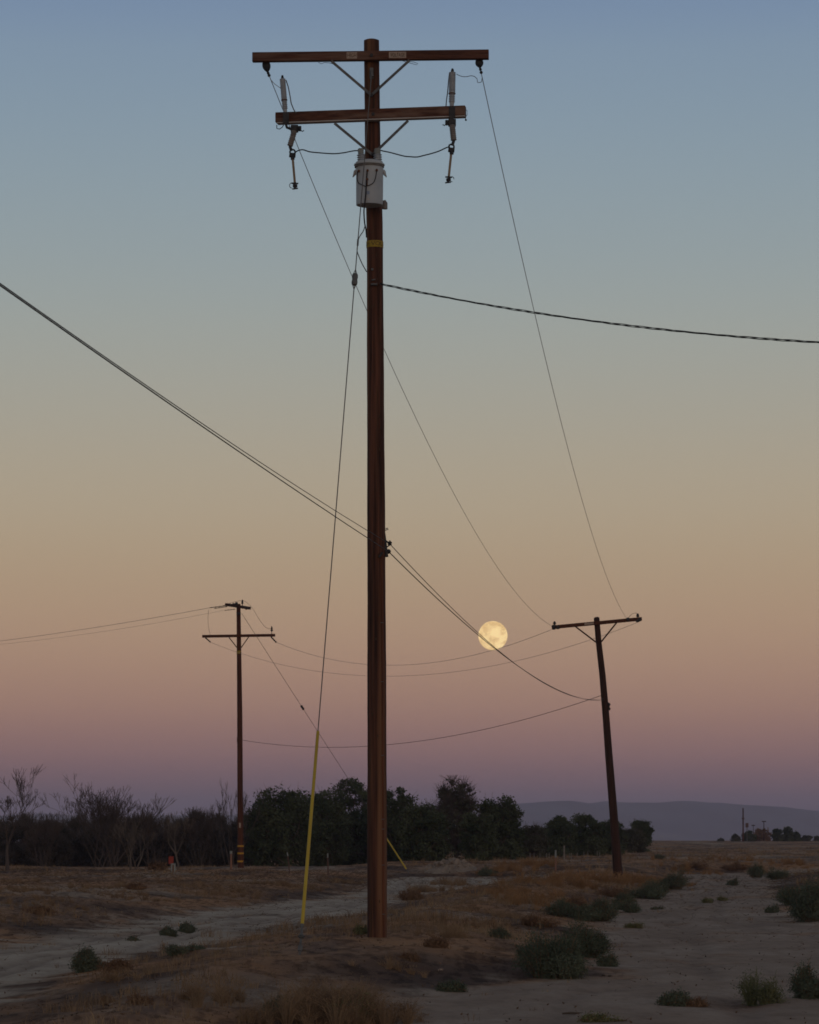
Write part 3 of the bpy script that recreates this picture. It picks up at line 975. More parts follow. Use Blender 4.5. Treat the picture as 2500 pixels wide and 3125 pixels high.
rk.tube([at(1158, 1700, 40.87), at(1167, 1686, 40.88)], 0.014, 7)
rko = rk.build('secondary_rack', M['dark'], UP)
MB().lathe(at(1189, 1664, 41.05), at(1191, 1653, 41.05), [(0, 0.022), (0.3, 0.03), (0.5, 0.018), (0.7, 0.03), (1, 0.022)], 10).build('spool_insulator', M['dark'], rko)
MB().ball(at(1186, 1683, 41.02), 0.032).build('spool_insulator', M['dark'], rko)

# ------------------------------------------------------------------ down guy of the main pole
ga = at(1134, 226, 40.86)
gB = on_ground(915, 2914, 30, 42)
GUY = empty('down_guy', gB, 'guy wire with yellow plastic guard anchored left of the front pole', 'guy wire', 'pole down guys')


def gl(px_y):
    """point on the guy line at a given photo row"""
    lo_, hi_ = 0.0, 1.0
    for _ in range(40):
        m_ = (lo_ + hi_) / 2
        p = ga.lerp(gB, m_)
        y, z = p.y, p.z - CAMZ
        row = 1562.5 - F * (-y * SP + z * CP) / (y * CP + z * SP)
        if row < px_y: lo_ = m_
        else: hi_ = m_
    return ga.lerp(gB, (lo_ + hi_) / 2)


MB().tube([gl(230), gl(838)], 0.0065, 6).tube([gl(868), gl(2850)], 0.0065, 6).build('guy_strand', M['steel'], GUY)
i0, i1 = gl(836), gl(870)
MB().lathe(i0, i1, [(0, 0.028), (0.08, 0.036), (0.3, 0.039), (0.5, 0.033), (0.7, 0.039), (0.92, 0.036), (1, 0.026)], 14).build('strain_insulator', M['galv'], GUY)
w = Vector((0.022, 0, 0))
MB().tube([gl(822), i0 + w], 0.004, 5).tube([gl(822), i0 - w * 1.2], 0.004, 5).tube([gl(884), i1 + w], 0.004, 5).tube([gl(884), i1 - w], 0.004, 5).build('guy_grip', M['steel'], GUY)
MB().tube([gl(2232), gl(2520), gl(2820)], [0.018, 0.0195, 0.021], 12).build('guy_guard', M['yel'], GUY)
MB().tube([gl(2820), gl(2828)], 0.02, 8).tube([gl(2828), gl(2850)], 0.012, 8).tube([gl(2850), gl(2858)], [0.018, 0.042], 10).tube([gl(2858), gl(2862)], 0.03, 8).tube([gl(2862), gl(2885)], 0.007, 6).tube([gl(2886), gl(2902)], 0.026, 9).build('anchor_clamp', M['galv'], GUY)
MB().tube([gl(2860), gB + (gB - ga).normalized() * 0.5], 0.012, 8).build('anchor_rod', M['galv'], GUY)
# cable end tied to the guy then running back to the shaft
LC = MB().tube(smooth_pts([at(1114, 690, 40.75), at(1109, 705, 40.6), at(1101, 717, 40.45), at(1095, 728, 40.3), at(1092, 745, 40.25), at(1090, 765, 40.3), at(1096, 783, 40.5), at(1106, 806, 40.75), at(1119, 829, 40.93)], 5), 0.0065, 7).build('neutral_lead', M['steel'], UP)
MB().tube([at(1093, 730, 40.25), at(1091.5, 750, 40.25)], 0.012, 8).build('connector', M['cable'], LC)

# ------------------------------------------------------------------ wires
def proj_par(a, b, sag, n=60, t1=1.0, ratio=1.0):
    a = Vector(a); b = Vector(b)
    o = []
    for k in range(n + 1):
        s = (k / n) * t1
        p = a.lerp(b, s)
        p.z -= 4 * sag * s * (1 - s)
        o.append(p)
    return o


def wire(name, pts, r, m, label, group, cat='wire', n=6):
    mid = pts[0]
    return MB().tube(pts, r, n).build(name, M[m], None, origin=mid, label=label, cat=cat, group=group)


GPW = 'primary wires between the poles'
GSW = 'secondary wires between the poles'
wire('overhead_wire', proj_par(at(823, 234, 41.1), at(1684, 1910, 105), 1.30), 0.0052, 'wire', 'thin wire from left end of the front pole top crossarm to leaning pole', GPW)
wire('overhead_wire', proj_par(at(1470, 228, 40.95), at(1915, 1890, 105), 1.16), 0.0052, 'wire', 'thin wire from right end of the front pole top crossarm to leaning pole', GPW)
A3 = at(1190, 1660, 41.18); A4 = at(1187, 1684, 41.16)
wire('overhead_wire', proj_par(A3, at(1842, 2132, 105), 0.64), 0.0055, 'wired', 'upper of two lower wires sagging past the moon to the leaning pole', GSW)
wire('overhead_wire', proj_par(A4, at(1842, 2137, 105), 0.545), 0.0070, 'wired', 'lower, darker of two wires crossing the moon to the leaning pole', GSW)
wire('overhead_wire', proj_par(A3, (-7.45, -23, A3.z + 0.40), 0.45), 0.0040, 'wired', 'thinner upper wire coming in from the left behind front pole', GSW)
wire('overhead_wire', proj_par(A4, (-6.85, -23, A4.z - 0.40), 0.20), 0.0052, 'wired', 'thicker lower wire coming in from the left behind front pole', GSW)
wire('overhead_wire', proj_par(at(1684, 1921, 105), at(844, 1960, 135), 1.08), 0.0068, 'wire', 'sagging wire from left arm end of leaning pole across the moon foot', GPW)
wire('overhead_wire', proj_par(at(1952, 1897, 105), at(643, 1960, 135), 1.62), 0.0062, 'wire', 'sagging wire from right arm end of leaning pole to the far left pole', GPW)
wire('overhead_wire', proj_par(at(1842, 2120, 105), at(737, 2258, 135), 0.88), 0.0095, 'wired', 'lowest wire sagging between the leaning pole and the far left pole', GSW)
wire('overhead_wire', proj_par(at(639, 1855, 133.5), (-24.0, 150, 10.27), 0.16), 0.0085, 'wire', 'upper wire leaving the far left pole top towards the left', 'wires leaving to the left')
wire('overhead_wire', proj_par(at(685, 1862, 134.5), (-24.0, 150.2, 10.30), 0.28), 0.0050, 'wire', 'lower wire leaving the far left pole top towards the left', 'wires leaving to the left')
# twisted service drop to the right
sp = proj_par(at(1160, 866, 40.87), at(3400, 1060, 33), 0.26, 700)
strands = MB()
for k in range(3):
    pts = []
    for i, p in enumerate(sp):
        ph = i * (2 * math.pi / 62) + k * 2 * math.pi / 3
        r_ = 0.0088 * (1 + 0.25 * math.sin(i * 0.05))
        pts.append(p + Vector((0, math.cos(ph) * r_, math.sin(ph) * r_)))
    strands.tube(pts, 0.0056, 6)
strands.build('service_cable', M['cable'], None, origin=sp[0], label='twisted black service cable running from front pole to right edge', cat='cable')

# ------------------------------------------------------------------ leaning pole on the right
YR = 105.0
rb = at(1886, 2663, YR)
RPo = empty('utility_pole', (rb.x, rb.y, gz(rb.x, rb.y)), 'dark utility pole leaning left, single tilted crossarm, right of the moon', 'utility pole', 'wooden utility poles along the tracks')
rax = [(1886, 2663, 29), (1872, 2474, 25), (1858, 2300, 23), (1850, 2191, 21.5), (1839, 2061, 19.5), (1827, 1957, 18), (1821, 1886, 17.5)]
b0 = at(1886, 2663, YR)
MB().tube([b0 + Vector((0.06, 0, -0.9))] + [at(x, y, YR) for x, y, d in rax] + [at(1820.6, 1883, YR)], [0.165] + [d / 2 * YR / F for _, _, d in rax] + [0.055], 16).build('pole_shaft', M['fpoled'], RPo)
MB().beam(at(1684, 1914.5, YR - 0.14), at(1959, 1888.5, YR - 0.14), 0.10, 0.118).build('crossarm', M['fpole'], RPo)
strap(at(1755, 1911, YR - .2), at(1822, 1962, YR - .12), 0.05, RPo, 'brace', 'fpoled')
strap(at(1883, 1899, YR - .2), at(1834, 1960, YR - .12), 0.05, RPo, 'brace', 'fpoled')
MB().beam(at(1784, 1904.5, YR - .20), at(1812, 1902, YR - .20), 0.01, 0.07).build('sign_plate', M['plate'], RPo)
for px_, py_, pt in ((1692.5, 1911, 1896), (1946.5, 1889, 1872)):
    i_ = MB(); i_.lathe(at(px_, py_, YR - .14), at(px_, pt, YR - .14), [(0, 0.02), (0.35, 0.02), (0.42, 0.055), (0.55, 0.06), (0.6, 0.035), (0.72, 0.05), (0.9, 0.03), (1, 0.02)], 10)
    i_.build('pin_insulator', M['dark'], RPo)
for px_, py_, r_ in ((1690, 1914, 0.085), (1702, 1914, 0.065), (1916, 1891, 0.075), (1951, 1890, 0.07), (1945, 1893, 0.06)):
    MB().tube([at(px_ - 4, py_ + .5, YR - .14), at(px_ + 5, py_, YR - .14)], r_, 10).build('arm_clamp', M['dark'], RPo)
MB().tube(smooth_pts([at(1918, 1886, YR - .1), at(1926, 1876, YR - .1), at(1936, 1871, YR - .1), at(1945, 1872, YR - .1)], 4), 0.006, 5).build('jumper_wire', M['wired'], RPo)
MB().beam(at(1857, 2144, YR), at(1859, 2168, YR), 0.06, 0.06, up=(1, 0, 0)).ball(at(1859, 2150, YR), 0.05).ball(at(1860, 2163, YR), 0.045).build('secondary_rack', M['dark'], RPo)

# ------------------------------------------------------------------ far left pole
YL = 135.0
lb0 = at(735, 2652, YL)
LP = empty('utility_pole', (lb0.x, lb0.y, gz(lb0.x, lb0.y)), 'reddish utility pole with two crossarms and three amber bands near its foot', 'utility pole', 'wooden utility poles along the tracks')
lax = [(735, 2652, 19), (733, 2400, 17), (732, 2180, 16), (730, 2000, 14), (728, 1843, 12.5)]
MB().tube([lb0 + Vector((0, 0, -1.2))] + [at(x, y, YL) for x, y, d in lax], [0.14] + [d / 2 * YL / F for _, _, d in lax], 16).build('pole_shaft', M['fpole'], LP)
MB().beam(at(690, 1845, YL - 1.4), at(763, 1856, YL + 1.35), 0.10, 0.115).build('crossarm', M['fpoled'], LP, label='upper crossarm seen nearly end on')
MB().beam(at(617.5, 1942, YL - .12), at(840, 1938.5, YL - .12), 0.10, 0.115).build('crossarm', M['fpole'], LP, label='lower crossarm seen broadside')
strap(at(699, 1945, YL - .17), at(724, 1977, YL - .11), 0.04, LP, 'brace', 'fpoled')
strap(at(759, 1944, YL - .17), at(736, 1977, YL - .11), 0.04, LP, 'brace', 'fpoled')
for px_, py_, pt, Yq in ((740, 1852, 1830, YL + .5), (829.7, 1937, 1911, YL - .12)):
    MB().lathe(at(px_, py_, Yq), at(px_, pt, Yq), [(0, 0.015), (0.4, 0.015), (0.45, 0.05), (0.55, 0.055), (0.62, 0.03), (0.75, 0.045), (0.9, 0.025), (1, 0.02)], 10).build('pin_insulator', M['dark'], LP)
for a, b, r_ in (((627, 1946, YL - .1), (643, 1960, YL - .1), 0.035), ((827, 1943, YL - .1), (844, 1961, YL - .1), 0.04), ((690, 1848, YL - 1.4), (639, 1855, YL - 1.5), 0.022), ((694, 1851, YL - 1.1), (653, 1857, YL - 1.2), 0.02), ((718, 1859, YL - .2), (685, 1863, YL - .5), 0.018)):
    m_ = MB(); sheds(m_, at(*a), at(*b), r_ * 0.6, r_, 4)
    m_.build('dead_end_insulator', M['dark'], LP)
for px_, py_ in ((700, 1846), (713, 1845), (722, 1842), (740, 1853), (752, 1856)):
    MB().ball(at(px_, py_, YL - .9 + (px_ - 700) * 0.035), 0.07).build('arm_clamp', M['dark'], LP)
MB().beam(at(722, 1872, YL - .15), at(735, 1872, YL - .15), 0.05, 0.10).build('guy_bracket', M['dark'], LP)
MB().tube(smooth_pts([at(x, y, YL - 1) for x, y in ((637, 1860), (635, 1892), (638, 1920), (642, 1938))], 4), 0.007, 5).build('jumper_wire', M['wired'], LP)
MB().tube(smooth_pts([at(x, y, YL) for x, y in ((690, 1845), (715, 1837), (740, 1833), (752, 1838), (769, 1854), (781, 1873), (792, 1891), (805, 1908), (815, 1917), (829, 1919))], 4), 0.007, 5).build('jumper_wire', M['wired'], LP)
MB().tube([at(729.5, 1986, YL), at(729.5, 1995, YL)], 0.101, 16).build('warning_band', M['band'], LP)
for r_ in (2582, 2604, 2628.5):
    x_ = 734.3
    MB().tube([at(x_, r_ + 2.6, YL), at(x_, r_ - 2.6, YL)], 0.137, 16).build('reflective_band', M['bandf'], LP)
MB().beam(at(732.5, 2526, YL - .13), at(732.5, 2511, YL - .13), 0.01, 0.075, up=(1, 0, 0), bev=0.002).build('number_plate', M['plate'], LP)
MB().beam(at(725, 2250, YL), at(725, 2266, YL), 0.05, 0.05, up=(1, 0, 0)).build('secondary_rack', M['dark'], LP)

# its down guy
g2a = at(738, 1872, YL); g2b = on_ground(1248, 2664, 90, 145)
G2 = empty('down_guy', g2b, 'long slanting guy wire with short yellow guard right of the front pole foot', 'guy wire', 'pole down guys')
MB().tube([g2a, g2b], 0.0085, 6).build('guy_strand', M['wired'], G2)


def lerp_row(a, b, row):
    lo_, hi_ = 0.0, 1.0
    for _ in range(40):
        m_ = (lo_ + hi_) / 2
        p = a.lerp(b, m_); y, z = p.y, p.z - CAMZ
        r = 1562.5 - F * (-y * SP + z * CP) / (y * CP + z * SP)
        if r < row: lo_ = m_
        else: hi_ = m_
    return a.lerp(b, (lo_ + hi_) / 2)


MB().tube([lerp_row(g2a, g2b, 2556), lerp_row(g2a, g2b, 2652)], 0.03, 10).build('guy_guard', M['yel'], G2)
MB().lathe(lerp_row(g2a, g2b, 2153), lerp_row(g2a, g2b, 2166), [(0, 0.03), (0.2, 0.055), (0.5, 0.045), (0.8, 0.055), (1, 0.03)], 10).build('strain_insulator', M['dark'], G2)
MB().tube([lerp_row(g2a, g2b, 2652), g2b + (g2b - g2a).normalized() * 0.4], 0.014, 7).build('anchor_rod', M['galv'], G2)

# ------------------------------------------------------------------ plants (numpy builders)
def segs_mesh(P0, P1, R0, R1, n=3):
    P0 = np.asarray(P0, float); P1 = np.asarray(P1, float)
    R0 = np.asarray(R0, float)[:, None, None]; R1 = np.asarray(R1, float)[:, None, None]
    d = P1 - P0
    d /= (np.linalg.norm(d, axis=1, keepdims=True) + 1e-9)
    ref = np.where(np.abs(d[:, 2:3]) < 0.9, np.array([[0, 0, 1.0]]), np.array([[1.0, 0, 0]]))
    x = np.cross(d, ref); x /= (np.linalg.norm(x, axis=1, keepdims=True) + 1e-9)
    y = np.cross(d, x)
    a = np.arange(n) * 2 * np.pi / n
    ring = np.cos(a)[None, :, None] * x[:, None, :] + np.sin(a)[None, :, None] * y[:, None, :]
    V = np.concatenate([P0[:, None, :] + ring * R0, P1[:, None, :] + ring * R1], 1)
    k = np.arange(n); k2 = (k + 1) % n
    f = np.stack([k, k2, k2 + n, k + n], -1)
    Fq = (np.arange(len(P0))[:, None, None] * 2 * n + f[None]).reshape(-1, 4)
    return V.reshape(-1, 3), Fq


def quads(C, size, rng, flat=0.0, aspect=0.55):
    n = len(C)
    u = rng.normal(size=(n, 3)); u /= np.linalg.norm(u, axis=1, keepdims=True)
    w_ = rng.normal(size=(n, 3)); w_[:, 2] += flat
    v = np.cross(u, w_); v /= (np.linalg.norm(v, axis=1, keepdims=True) + 1e-9)
    s = (size * rng.uniform(0.6, 1.35, n))[:, None]
    V = np.stack([C - u * s, C + v * s * aspect, C + u * s, C - v * s * aspect], 1).reshape(-1, 3)
    return V, np.arange(4 * n).reshape(-1, 4)


def joinm(parts):
    V = []; Fq = []; n = 0
    for v, f in parts:
        V.append(v); Fq.append(f + n); n += len(v)
    return np.concatenate(V), np.concatenate(Fq)


def grow(rng, base, h, spread, levels, kids=(3, 4), up=0.35, r0=0.09, lean=(0, 0), shrink=0.72, first=0.28, fan=0.6):
    """recursive bare branching -> list of segments"""
    S0, S1, Ra, Rb = [], [], [], []
    stack = []
    l0 = h * first
    d0 = np.array([lean[0], lean[1], 1.0]); d0 /= np.linalg.norm(d0)
    stack.append((np.array(base, float), d0, l0, r0, 0))
    tips = []
    while stack:
        p, d, l, r, lv = stack.pop()
        nseg = 3 if lv < 3 else 2
        q_ = p.copy(); dd = d.copy(); rr_ = r
        for i in range(nseg):
            dd = dd + rng.normal(size=3) * 0.13; dd[2] += up * 0.12; dd /= np.linalg.norm(dd)
            q2 = q_ + dd * l / nseg
            r2 = rr_ * (0.86 if lv < levels else 0.7)
            S0.append(q_); S1.append(q2); Ra.append(rr_); Rb.append(r2)
            q_, rr_ = q2, r2
        if lv >= levels:
            tips.append(q_); continue
        for c in range(rng.integers(kids[0], kids[1] + 1)):
            nd = dd + rng.normal(size=3) * fan * np.array([spread, spread, 0.6]); nd[2] += up * 0.4
            nd /= np.linalg.norm(nd)
            back = rng.uniform(0, 0.5) * l / nseg
            stack.append((q_ - dd * back, nd, l * shrink * rng.uniform(0.75, 1.2), rr_ * rng.uniform(0.62, 0.82), lv + 1))
    return S0, S1, Ra, Rb, tips


def fit_h(segs, base, h, w=None):
    """scale segments so the crown reaches height h (and half-width w) from base"""
    S0, S1, Ra, Rb, tips = segs
    S0 = np.array(S0); S1 = np.array(S1); tips = np.array(tips); b = np.array(base)
    top = np.percentile(S1[:, 2] - b[2], 99.7)
    sz = h / top
    hw_ = np.percentile(np.abs(S1[:, 0] - b[0]), 98)
    sx = (w / hw_) if w else sz
    sc_ = np.array([sx, sx, sz])
    return (S0 - b) * sc_ + b, (S1 - b) * sc_ + b, np.array(Ra), np.array(Rb), (tips - b) * sc_ + b


def grow_multi(rng, base, h, stems, levels, kids, up, r0, fan, tilt, shrink=0.7):
    A_, B_, C_, D_, T_ = [], [], [], [], []
    for k in range(stems):
        tl = tilt * (2 * (k + 0.5) / stems - 1) * rng.uniform(0.8, 1.1)
        ln = (math.tan(tl), rng.normal() * 0.4)
        b = np.array(base) + np.array([rng.normal() * 0.06 * h, rng.normal() * 0.06 * h, 0])
        hh = h * math.cos(tl) ** 0.4 * rng.uniform(0.8, 1.05)
        a = grow(rng, b, hh, 1.0, levels, kids, up, r0 * rng.uniform(0.5, 1), ln, shrink, 0.30, fan)
        A_ += a[0]; B_ += a[1]; C_ += a[2]; D_ += a[3]; T_ += a[4]
    return A_, B_, C_, D_, T_


def bare_tree(seed, px, top, base_row, wpx, Y, label, m='twig', name='bare_tree', levels=5, stems=1, tilt=0.6, kids=(3, 4), up=0.4, r0=0.09, first=0.25, lean=(0, 0), fan=0.6, group='bare trees behind the left bank', rmin=0.006, leaves=0, lm='thickl', cat='tree', shrink=0.72):
    rng = np.random.default_rng(seed)
    b = at(px, base_row, Y); x, y = b.x, b.y
    zg = gz(x, y)
    ztop = at(px, top, Y).z
    h = ztop - zg
    pxm = F / Y
    base = (x, y, zg - 0.08)
    segs_ = grow(rng, base, h, 1.0, levels, kids, up, r0, lean, shrink, first, fan) if stems == 1 else grow_multi(rng, base, h, stems, levels, kids, up, r0, fan, tilt)
    S0, S1, Ra, Rb, tips = fit_h(segs_, base, h + 0.08, wpx / 2 / pxm)
    Ra = np.maximum(Ra, rmin); Rb = np.maximum(Rb, rmin * 0.8)
    o = empty(name, (x, y, zg), label, cat, group)
    big = Ra > r0 * 0.42
    v, f = segs_mesh(S0[big], S1[big], Ra[big], Rb[big], 7)
    raw('trunk', v, f, M[m], o)
    parts = [segs_mesh(S0[~big], S1[~big], Ra[~big], Rb[~big], 3)]
    raw('branches', *joinm(parts), M[m], o, smooth=False)
    if leaves:
        k = rng.integers(0, len(tips), leaves)
        C = tips[k] + rng.normal(size=(leaves, 3)) * 0.12
        raw('leaves', *quads(C, 0.06, rng), M[lm], o, smooth=False)
    return o


def leafy_tree(seed, px, top, base_row, wpx, Y, label, m='leaf', name='leafy_tree', n=9000, leaf=0.075, clumps=60, depth=1.0, low=0.06, group='dark leafy trees beyond the tracks', tw=0, trunk_r=0.13, cat='tree', bm='bark', sphere=1.0, flat_top=False, crown_low=0.0):
    """trunk with a limb to every leaf clump; clumps fill an uneven crown"""
    rng = np.random.default_rng(seed)
    b = at(px, base_row, Y); x, y = b.x, b.y
    zg = gz(x, y)
    h = (at(px, top, Y).z - zg) * 1.02
    pxm = F / Y
    hw_ = wpx / 2 / pxm
    o = empty(name, (x, y, zg), label, cat, group)
    hw_ *= 1.12
    cr = 0.15 * min(hw_, h) + 0.15
    n = int(n * 1.9); leaf *= 0.86; clumps = int(clumps * 1.7)
    C = []
    lobes = rng.uniform(0.72, 1.0, 9)
    while len(C) < clumps:
        p = rng.uniform(-1, 1, 3)
        az = math.atan2(p[1], p[0])
        lob = np.interp(az % (2 * math.pi), np.linspace(0, 2 * math.pi, 9), np.r_[lobes[:8], lobes[0]])
        zz = (p[2] + 1) / 2
        zz = crown_low + (1 - crown_low) * zz
        prof_ = math.sqrt(max(0.0, 1 - abs((zz - 0.42) / 0.62) ** 2.4)) if not flat_top else (0.55 + 0.45 * sstep(0.4, 0.8, np.array(zz))) * (1 - 0.35 * max(0, zz - 0.85) / 0.15)
        r = math.hypot(p[0], p[1])
        if r < prof_ * lob * 1.02 and (r > 0.35 * prof_ or rng.random() < 0.45):
            C.append((p[0] * (hw_ - cr * 0.7), p[1] * (hw_ - cr * 0.7) * depth, low * h + zz * (h - cr * 0.9 - low * h)))
    C = np.array(C)
    base = np.array([x, y, zg])
    Cw = C + base
    rs = cr * rng.uniform(0.55, 1.25, len(C))
    k = rng.integers(0, len(C), n)
    g = rng.normal(size=(n, 3)); g /= np.linalg.norm(g, axis=1, keepdims=True)
    rad_ = rs[k] * rng.uniform(0.2, 1.12, n) ** 0.6
    stray = rng.random(n) < 0.22
    rad_ = np.where(stray, rad_ * rng.uniform(1.0, 1.65, n), rad_)
    L_ = Cw[k] + g * rad_[:, None] * np.array([1, 1, 0.75])
    L_[:, 2] = np.maximum(L_[:, 2], zg + 0.03)
    # stray sprigs above the outline
    raw('crown', *quads(L_, leaf, rng), M[m], o, smooth=False)
    # trunk and limbs
    fork = base + np.array([0, 0, 0.14 * h])
    S0 = [base + np.array([0, 0, -0.15])]; S1 = [fork]; Ra = [trunk_r]; Rb = [trunk_r * 0.8]
    for c in Cw:
        midp = fork + (c - fork) * 0.5 + rng.normal(size=3) * 0.08 * h + np.array([0, 0, 0.03 * h])
        S0 += [fork, midp]; S1 += [midp, c]; Ra += [trunk_r * 0.35, trunk_r * 0.2]; Rb += [trunk_r * 0.2, trunk_r * 0.08]
    v, f = segs_mesh(S0, S1, Ra, Rb, 5)
    raw('trunk', v, f, M[bm], o)
    if tw:
        # loose bare twigs breaking the outline
        k = rng.integers(0, len(C), tw)
        d = rng.normal(size=(tw, 3)); d[:, 2] = np.abs(d[:, 2]) + 0.9; d /= np.linalg.norm(d, axis=1, keepdims=True)
        a = Cw[k]; ln = (rs[k] * rng.uniform(1.0, 1.9, tw))[:, None]
        mid_ = a + d * ln * 0.55; e_ = a + d * ln + rng.normal(size=(tw, 3)) * 0.05
        over = e_[:, 2] > zg + h * 1.04
        e_[over, 2] = zg + h * 1.04
        rr_ = np.full(tw, 0.009)
        v, f = joinm([segs_mesh(a, mid_, rr_, rr_ * 0.8, 3), segs_mesh(mid_, e_, rr_ * 0.8, rr_ * 0.5, 3)])
        raw('twigs', v, f, M[{'leaf': 'bark', 'thickl': 'thick'}.get(m, 'twig')], o, smooth=False)
    return o


# bare trees and thicket on the left
bare_tree(11, 22, 2338, 2670, 175, 122, 'tall bare tree with thick branches at the left edge of the photo', r0=0.085, levels=6, kids=(2, 3), up=0.75, first=0.34, rmin=0.007, fan=0.36, shrink=0.74)
bare_tree(12, 332, 2390, 2665, 300, 150, 'broad fan-shaped bare tree rising above the left thicket', m='twig', levels=5, kids=(2, 3), up=0.55, r0=0.04, fan=0.30, stems=20, tilt=0.72, rmin=0.0075)
bare_tree(13, 403, 2490, 2661, 130, 128, 'small pale forked bare tree in front of the dark thicket', m='twigp', levels=5, kids=(2, 3), up=0.5, first=0.3, r0=0.035, fan=0.32, rmin=0.005, stems=4, tilt=0.6)
bare_tree(14, 543, 2478, 2652, 105, 130, 'slim pale bare tree just behind the red marker', m='twigp', levels=6, kids=(2, 3), up=0.8, first=0.42, r0=0.055, fan=0.34, rmin=0.005)
bare_tree(15, 712, 2385, 2650, 165, 148, 'dead tree with long arching branches behind the far left pole', m='twig', levels=4, kids=(2, 3), up=0.3, r0=0.035, fan=0.28, stems=7, tilt=0.8, rmin=0.006)
bare_tree(16, 805, 2420, 2650, 110, 152, 'wispy bare tree just right of the far left pole', m='twig', levels=5, kids=(2, 3), up=0.6, r0=0.03, fan=0.28, stems=5, tilt=0.6, rmin=0.006)
bare_tree(17, 470, 2465, 2655, 150, 150, 'hazy twiggy bare bush between the fan-shaped tree and red marker', m='twig', levels=5, kids=(2, 3), up=0.6, r0=0.025, fan=0.28, stems=12, tilt=0.6, rmin=0.006)
bare_tree(18, 615, 2462, 2655, 160, 151, 'hazy twiggy bare bush left of the far left pole', m='twig', levels=5, kids=(2, 3), up=0.6, r0=0.025, fan=0.28, stems=12, tilt=0.6, rmin=0.006)
bare_tree(19, 130, 2462, 2668, 160, 150, 'hazy twiggy bare bush right of the tall edge tree', m='twig', levels=5, kids=(2, 3), up=0.6, r0=0.025, fan=0.28, stems=12, tilt=0.6, rmin=0.006)
TG = 'dense grey thicket shrubs behind the left bank'
names = {-60: 'dense grey thicket shrub cut by the left edge of the photo', 50: 'dense grey thicket shrub around the foot of the tallest bare tree',
         150: 'dense grey thicket shrub right of the edge tree', 245: 'dense grey thicket shrub left of the broad fan tree',
         335: 'dense grey thicket shrub at the foot of the broad fan tree', 425: 'dense grey thicket shrub right behind the small forked pale tree',
         515: 'dense grey thicket shrub behind the red marker', 600: 'greenish dense shrub between the red marker and far left pole',
         680: 'dense grey thicket shrub left behind the far left pole', 765: 'dense dark shrub right behind the far left pole'}
for i, (px_, lb_) in enumerate(names.items()):
    top_ = [2480, 2470, 2492, 2488, 2478, 2490, 2500, 2470, 2490, 2478][i]
    leafy_tree(40 + i, px_, top_, 2668 if px_ < 300 else 2655, 150, 156 + (i * 7) % 12, lb_, m='thickl', name='thicket_shrub', n=9000, leaf=0.055, clumps=60, low=0.0, group=TG, tw=4500, trunk_r=0.06, cat='shrub')
leafy_tree(60, 482, 2622, 2659, 60, 129, 'low tangled dry brush heap left of the red marker', m='bushb', name='dry_brush', n=900, leaf=0.05, clumps=14, low=0, tw=300, group='low dry brush', trunk_r=0.02, cat='brush')

# dark leafy trees in the centre and right
leafy_tree(70, 860, 2392, 2660, 235, 150, 'round dark green tree between the yellow guy guard and far left pole', n=15000, clumps=95, low=0.0, tw=200)
leafy_tree(71, 985, 2408, 2660, 190, 158, 'dark green tree right of the yellow guy guard', n=11000, clumps=70, low=0.0, tw=150)
leafy_tree(72, 1085, 2366, 2660, 220, 165, 'tallest dark green tree, behind the front pole on its left', n=14000, clumps=80, low=0.0, tw=150)
leafy_tree(73, 1200, 2392, 2655, 190, 160, 'dark green tree peeking out right of the front pole', n=12000, clumps=70, low=0.0, tw=100)
leafy_tree(74, 1290, 2445, 2650, 170, 150, 'lower dark green tree above the rubble heap', n=9000, clumps=60, low=0.0, tw=200)
leafy_tree(75, 1392, 2380, 2650, 200, 158, 'tree with bare grey twigs below and sparse leaves on top', m='leaf2', n=5200, clumps=48, low=0.0, tw=3200, crown_low=0.1)
leafy_tree(76, 1515, 2425, 2645, 175, 160, 'dark green tree ending the tall clump, right of the twiggy tree', n=12500, clumps=75, low=0.0, tw=80)
leafy_tree(77, 1455, 2470, 2645, 120, 150, 'short dark green shrubby tree in the gap below two tall crowns', n=6000, clumps=40, low=0.0, tw=200)
leafy_tree(78, 1625, 2512, 2628, 110, 175, 'small greyish tree stepping down right of the tall clump', m='leaf2', n=5000, clumps=40, low=0.0, tw=400)
leafy_tree(79, 1700, 2482, 2615, 120, 190, 'rounded dark green tree starting the lower row behind leaning pole', n=8000, clumps=55, low=0.0)
leafy_tree(80, 1785, 2480, 2612, 130, 195, 'middle dark green tree of the lower row, left of leaning pole', n=8000, clumps=55, low=0.0)
leafy_tree(81, 1862, 2492, 2608, 120, 200, 'dark green tree right behind the leaning pole', n=7500, clumps=50, low=0.0)
leafy_tree(82, 1925, 2522, 2600, 90, 212, 'greyish low tree just right of the leaning pole', m='leaf2', n=5000, clumps=40, low=0.0, tw=300)
leafy_tree(83, 1962, 2499, 2596, 84, 225, 'flat-topped dark green tree, last of the row on the right', n=6000, clumps=42, low=0.0, flat_top=True)
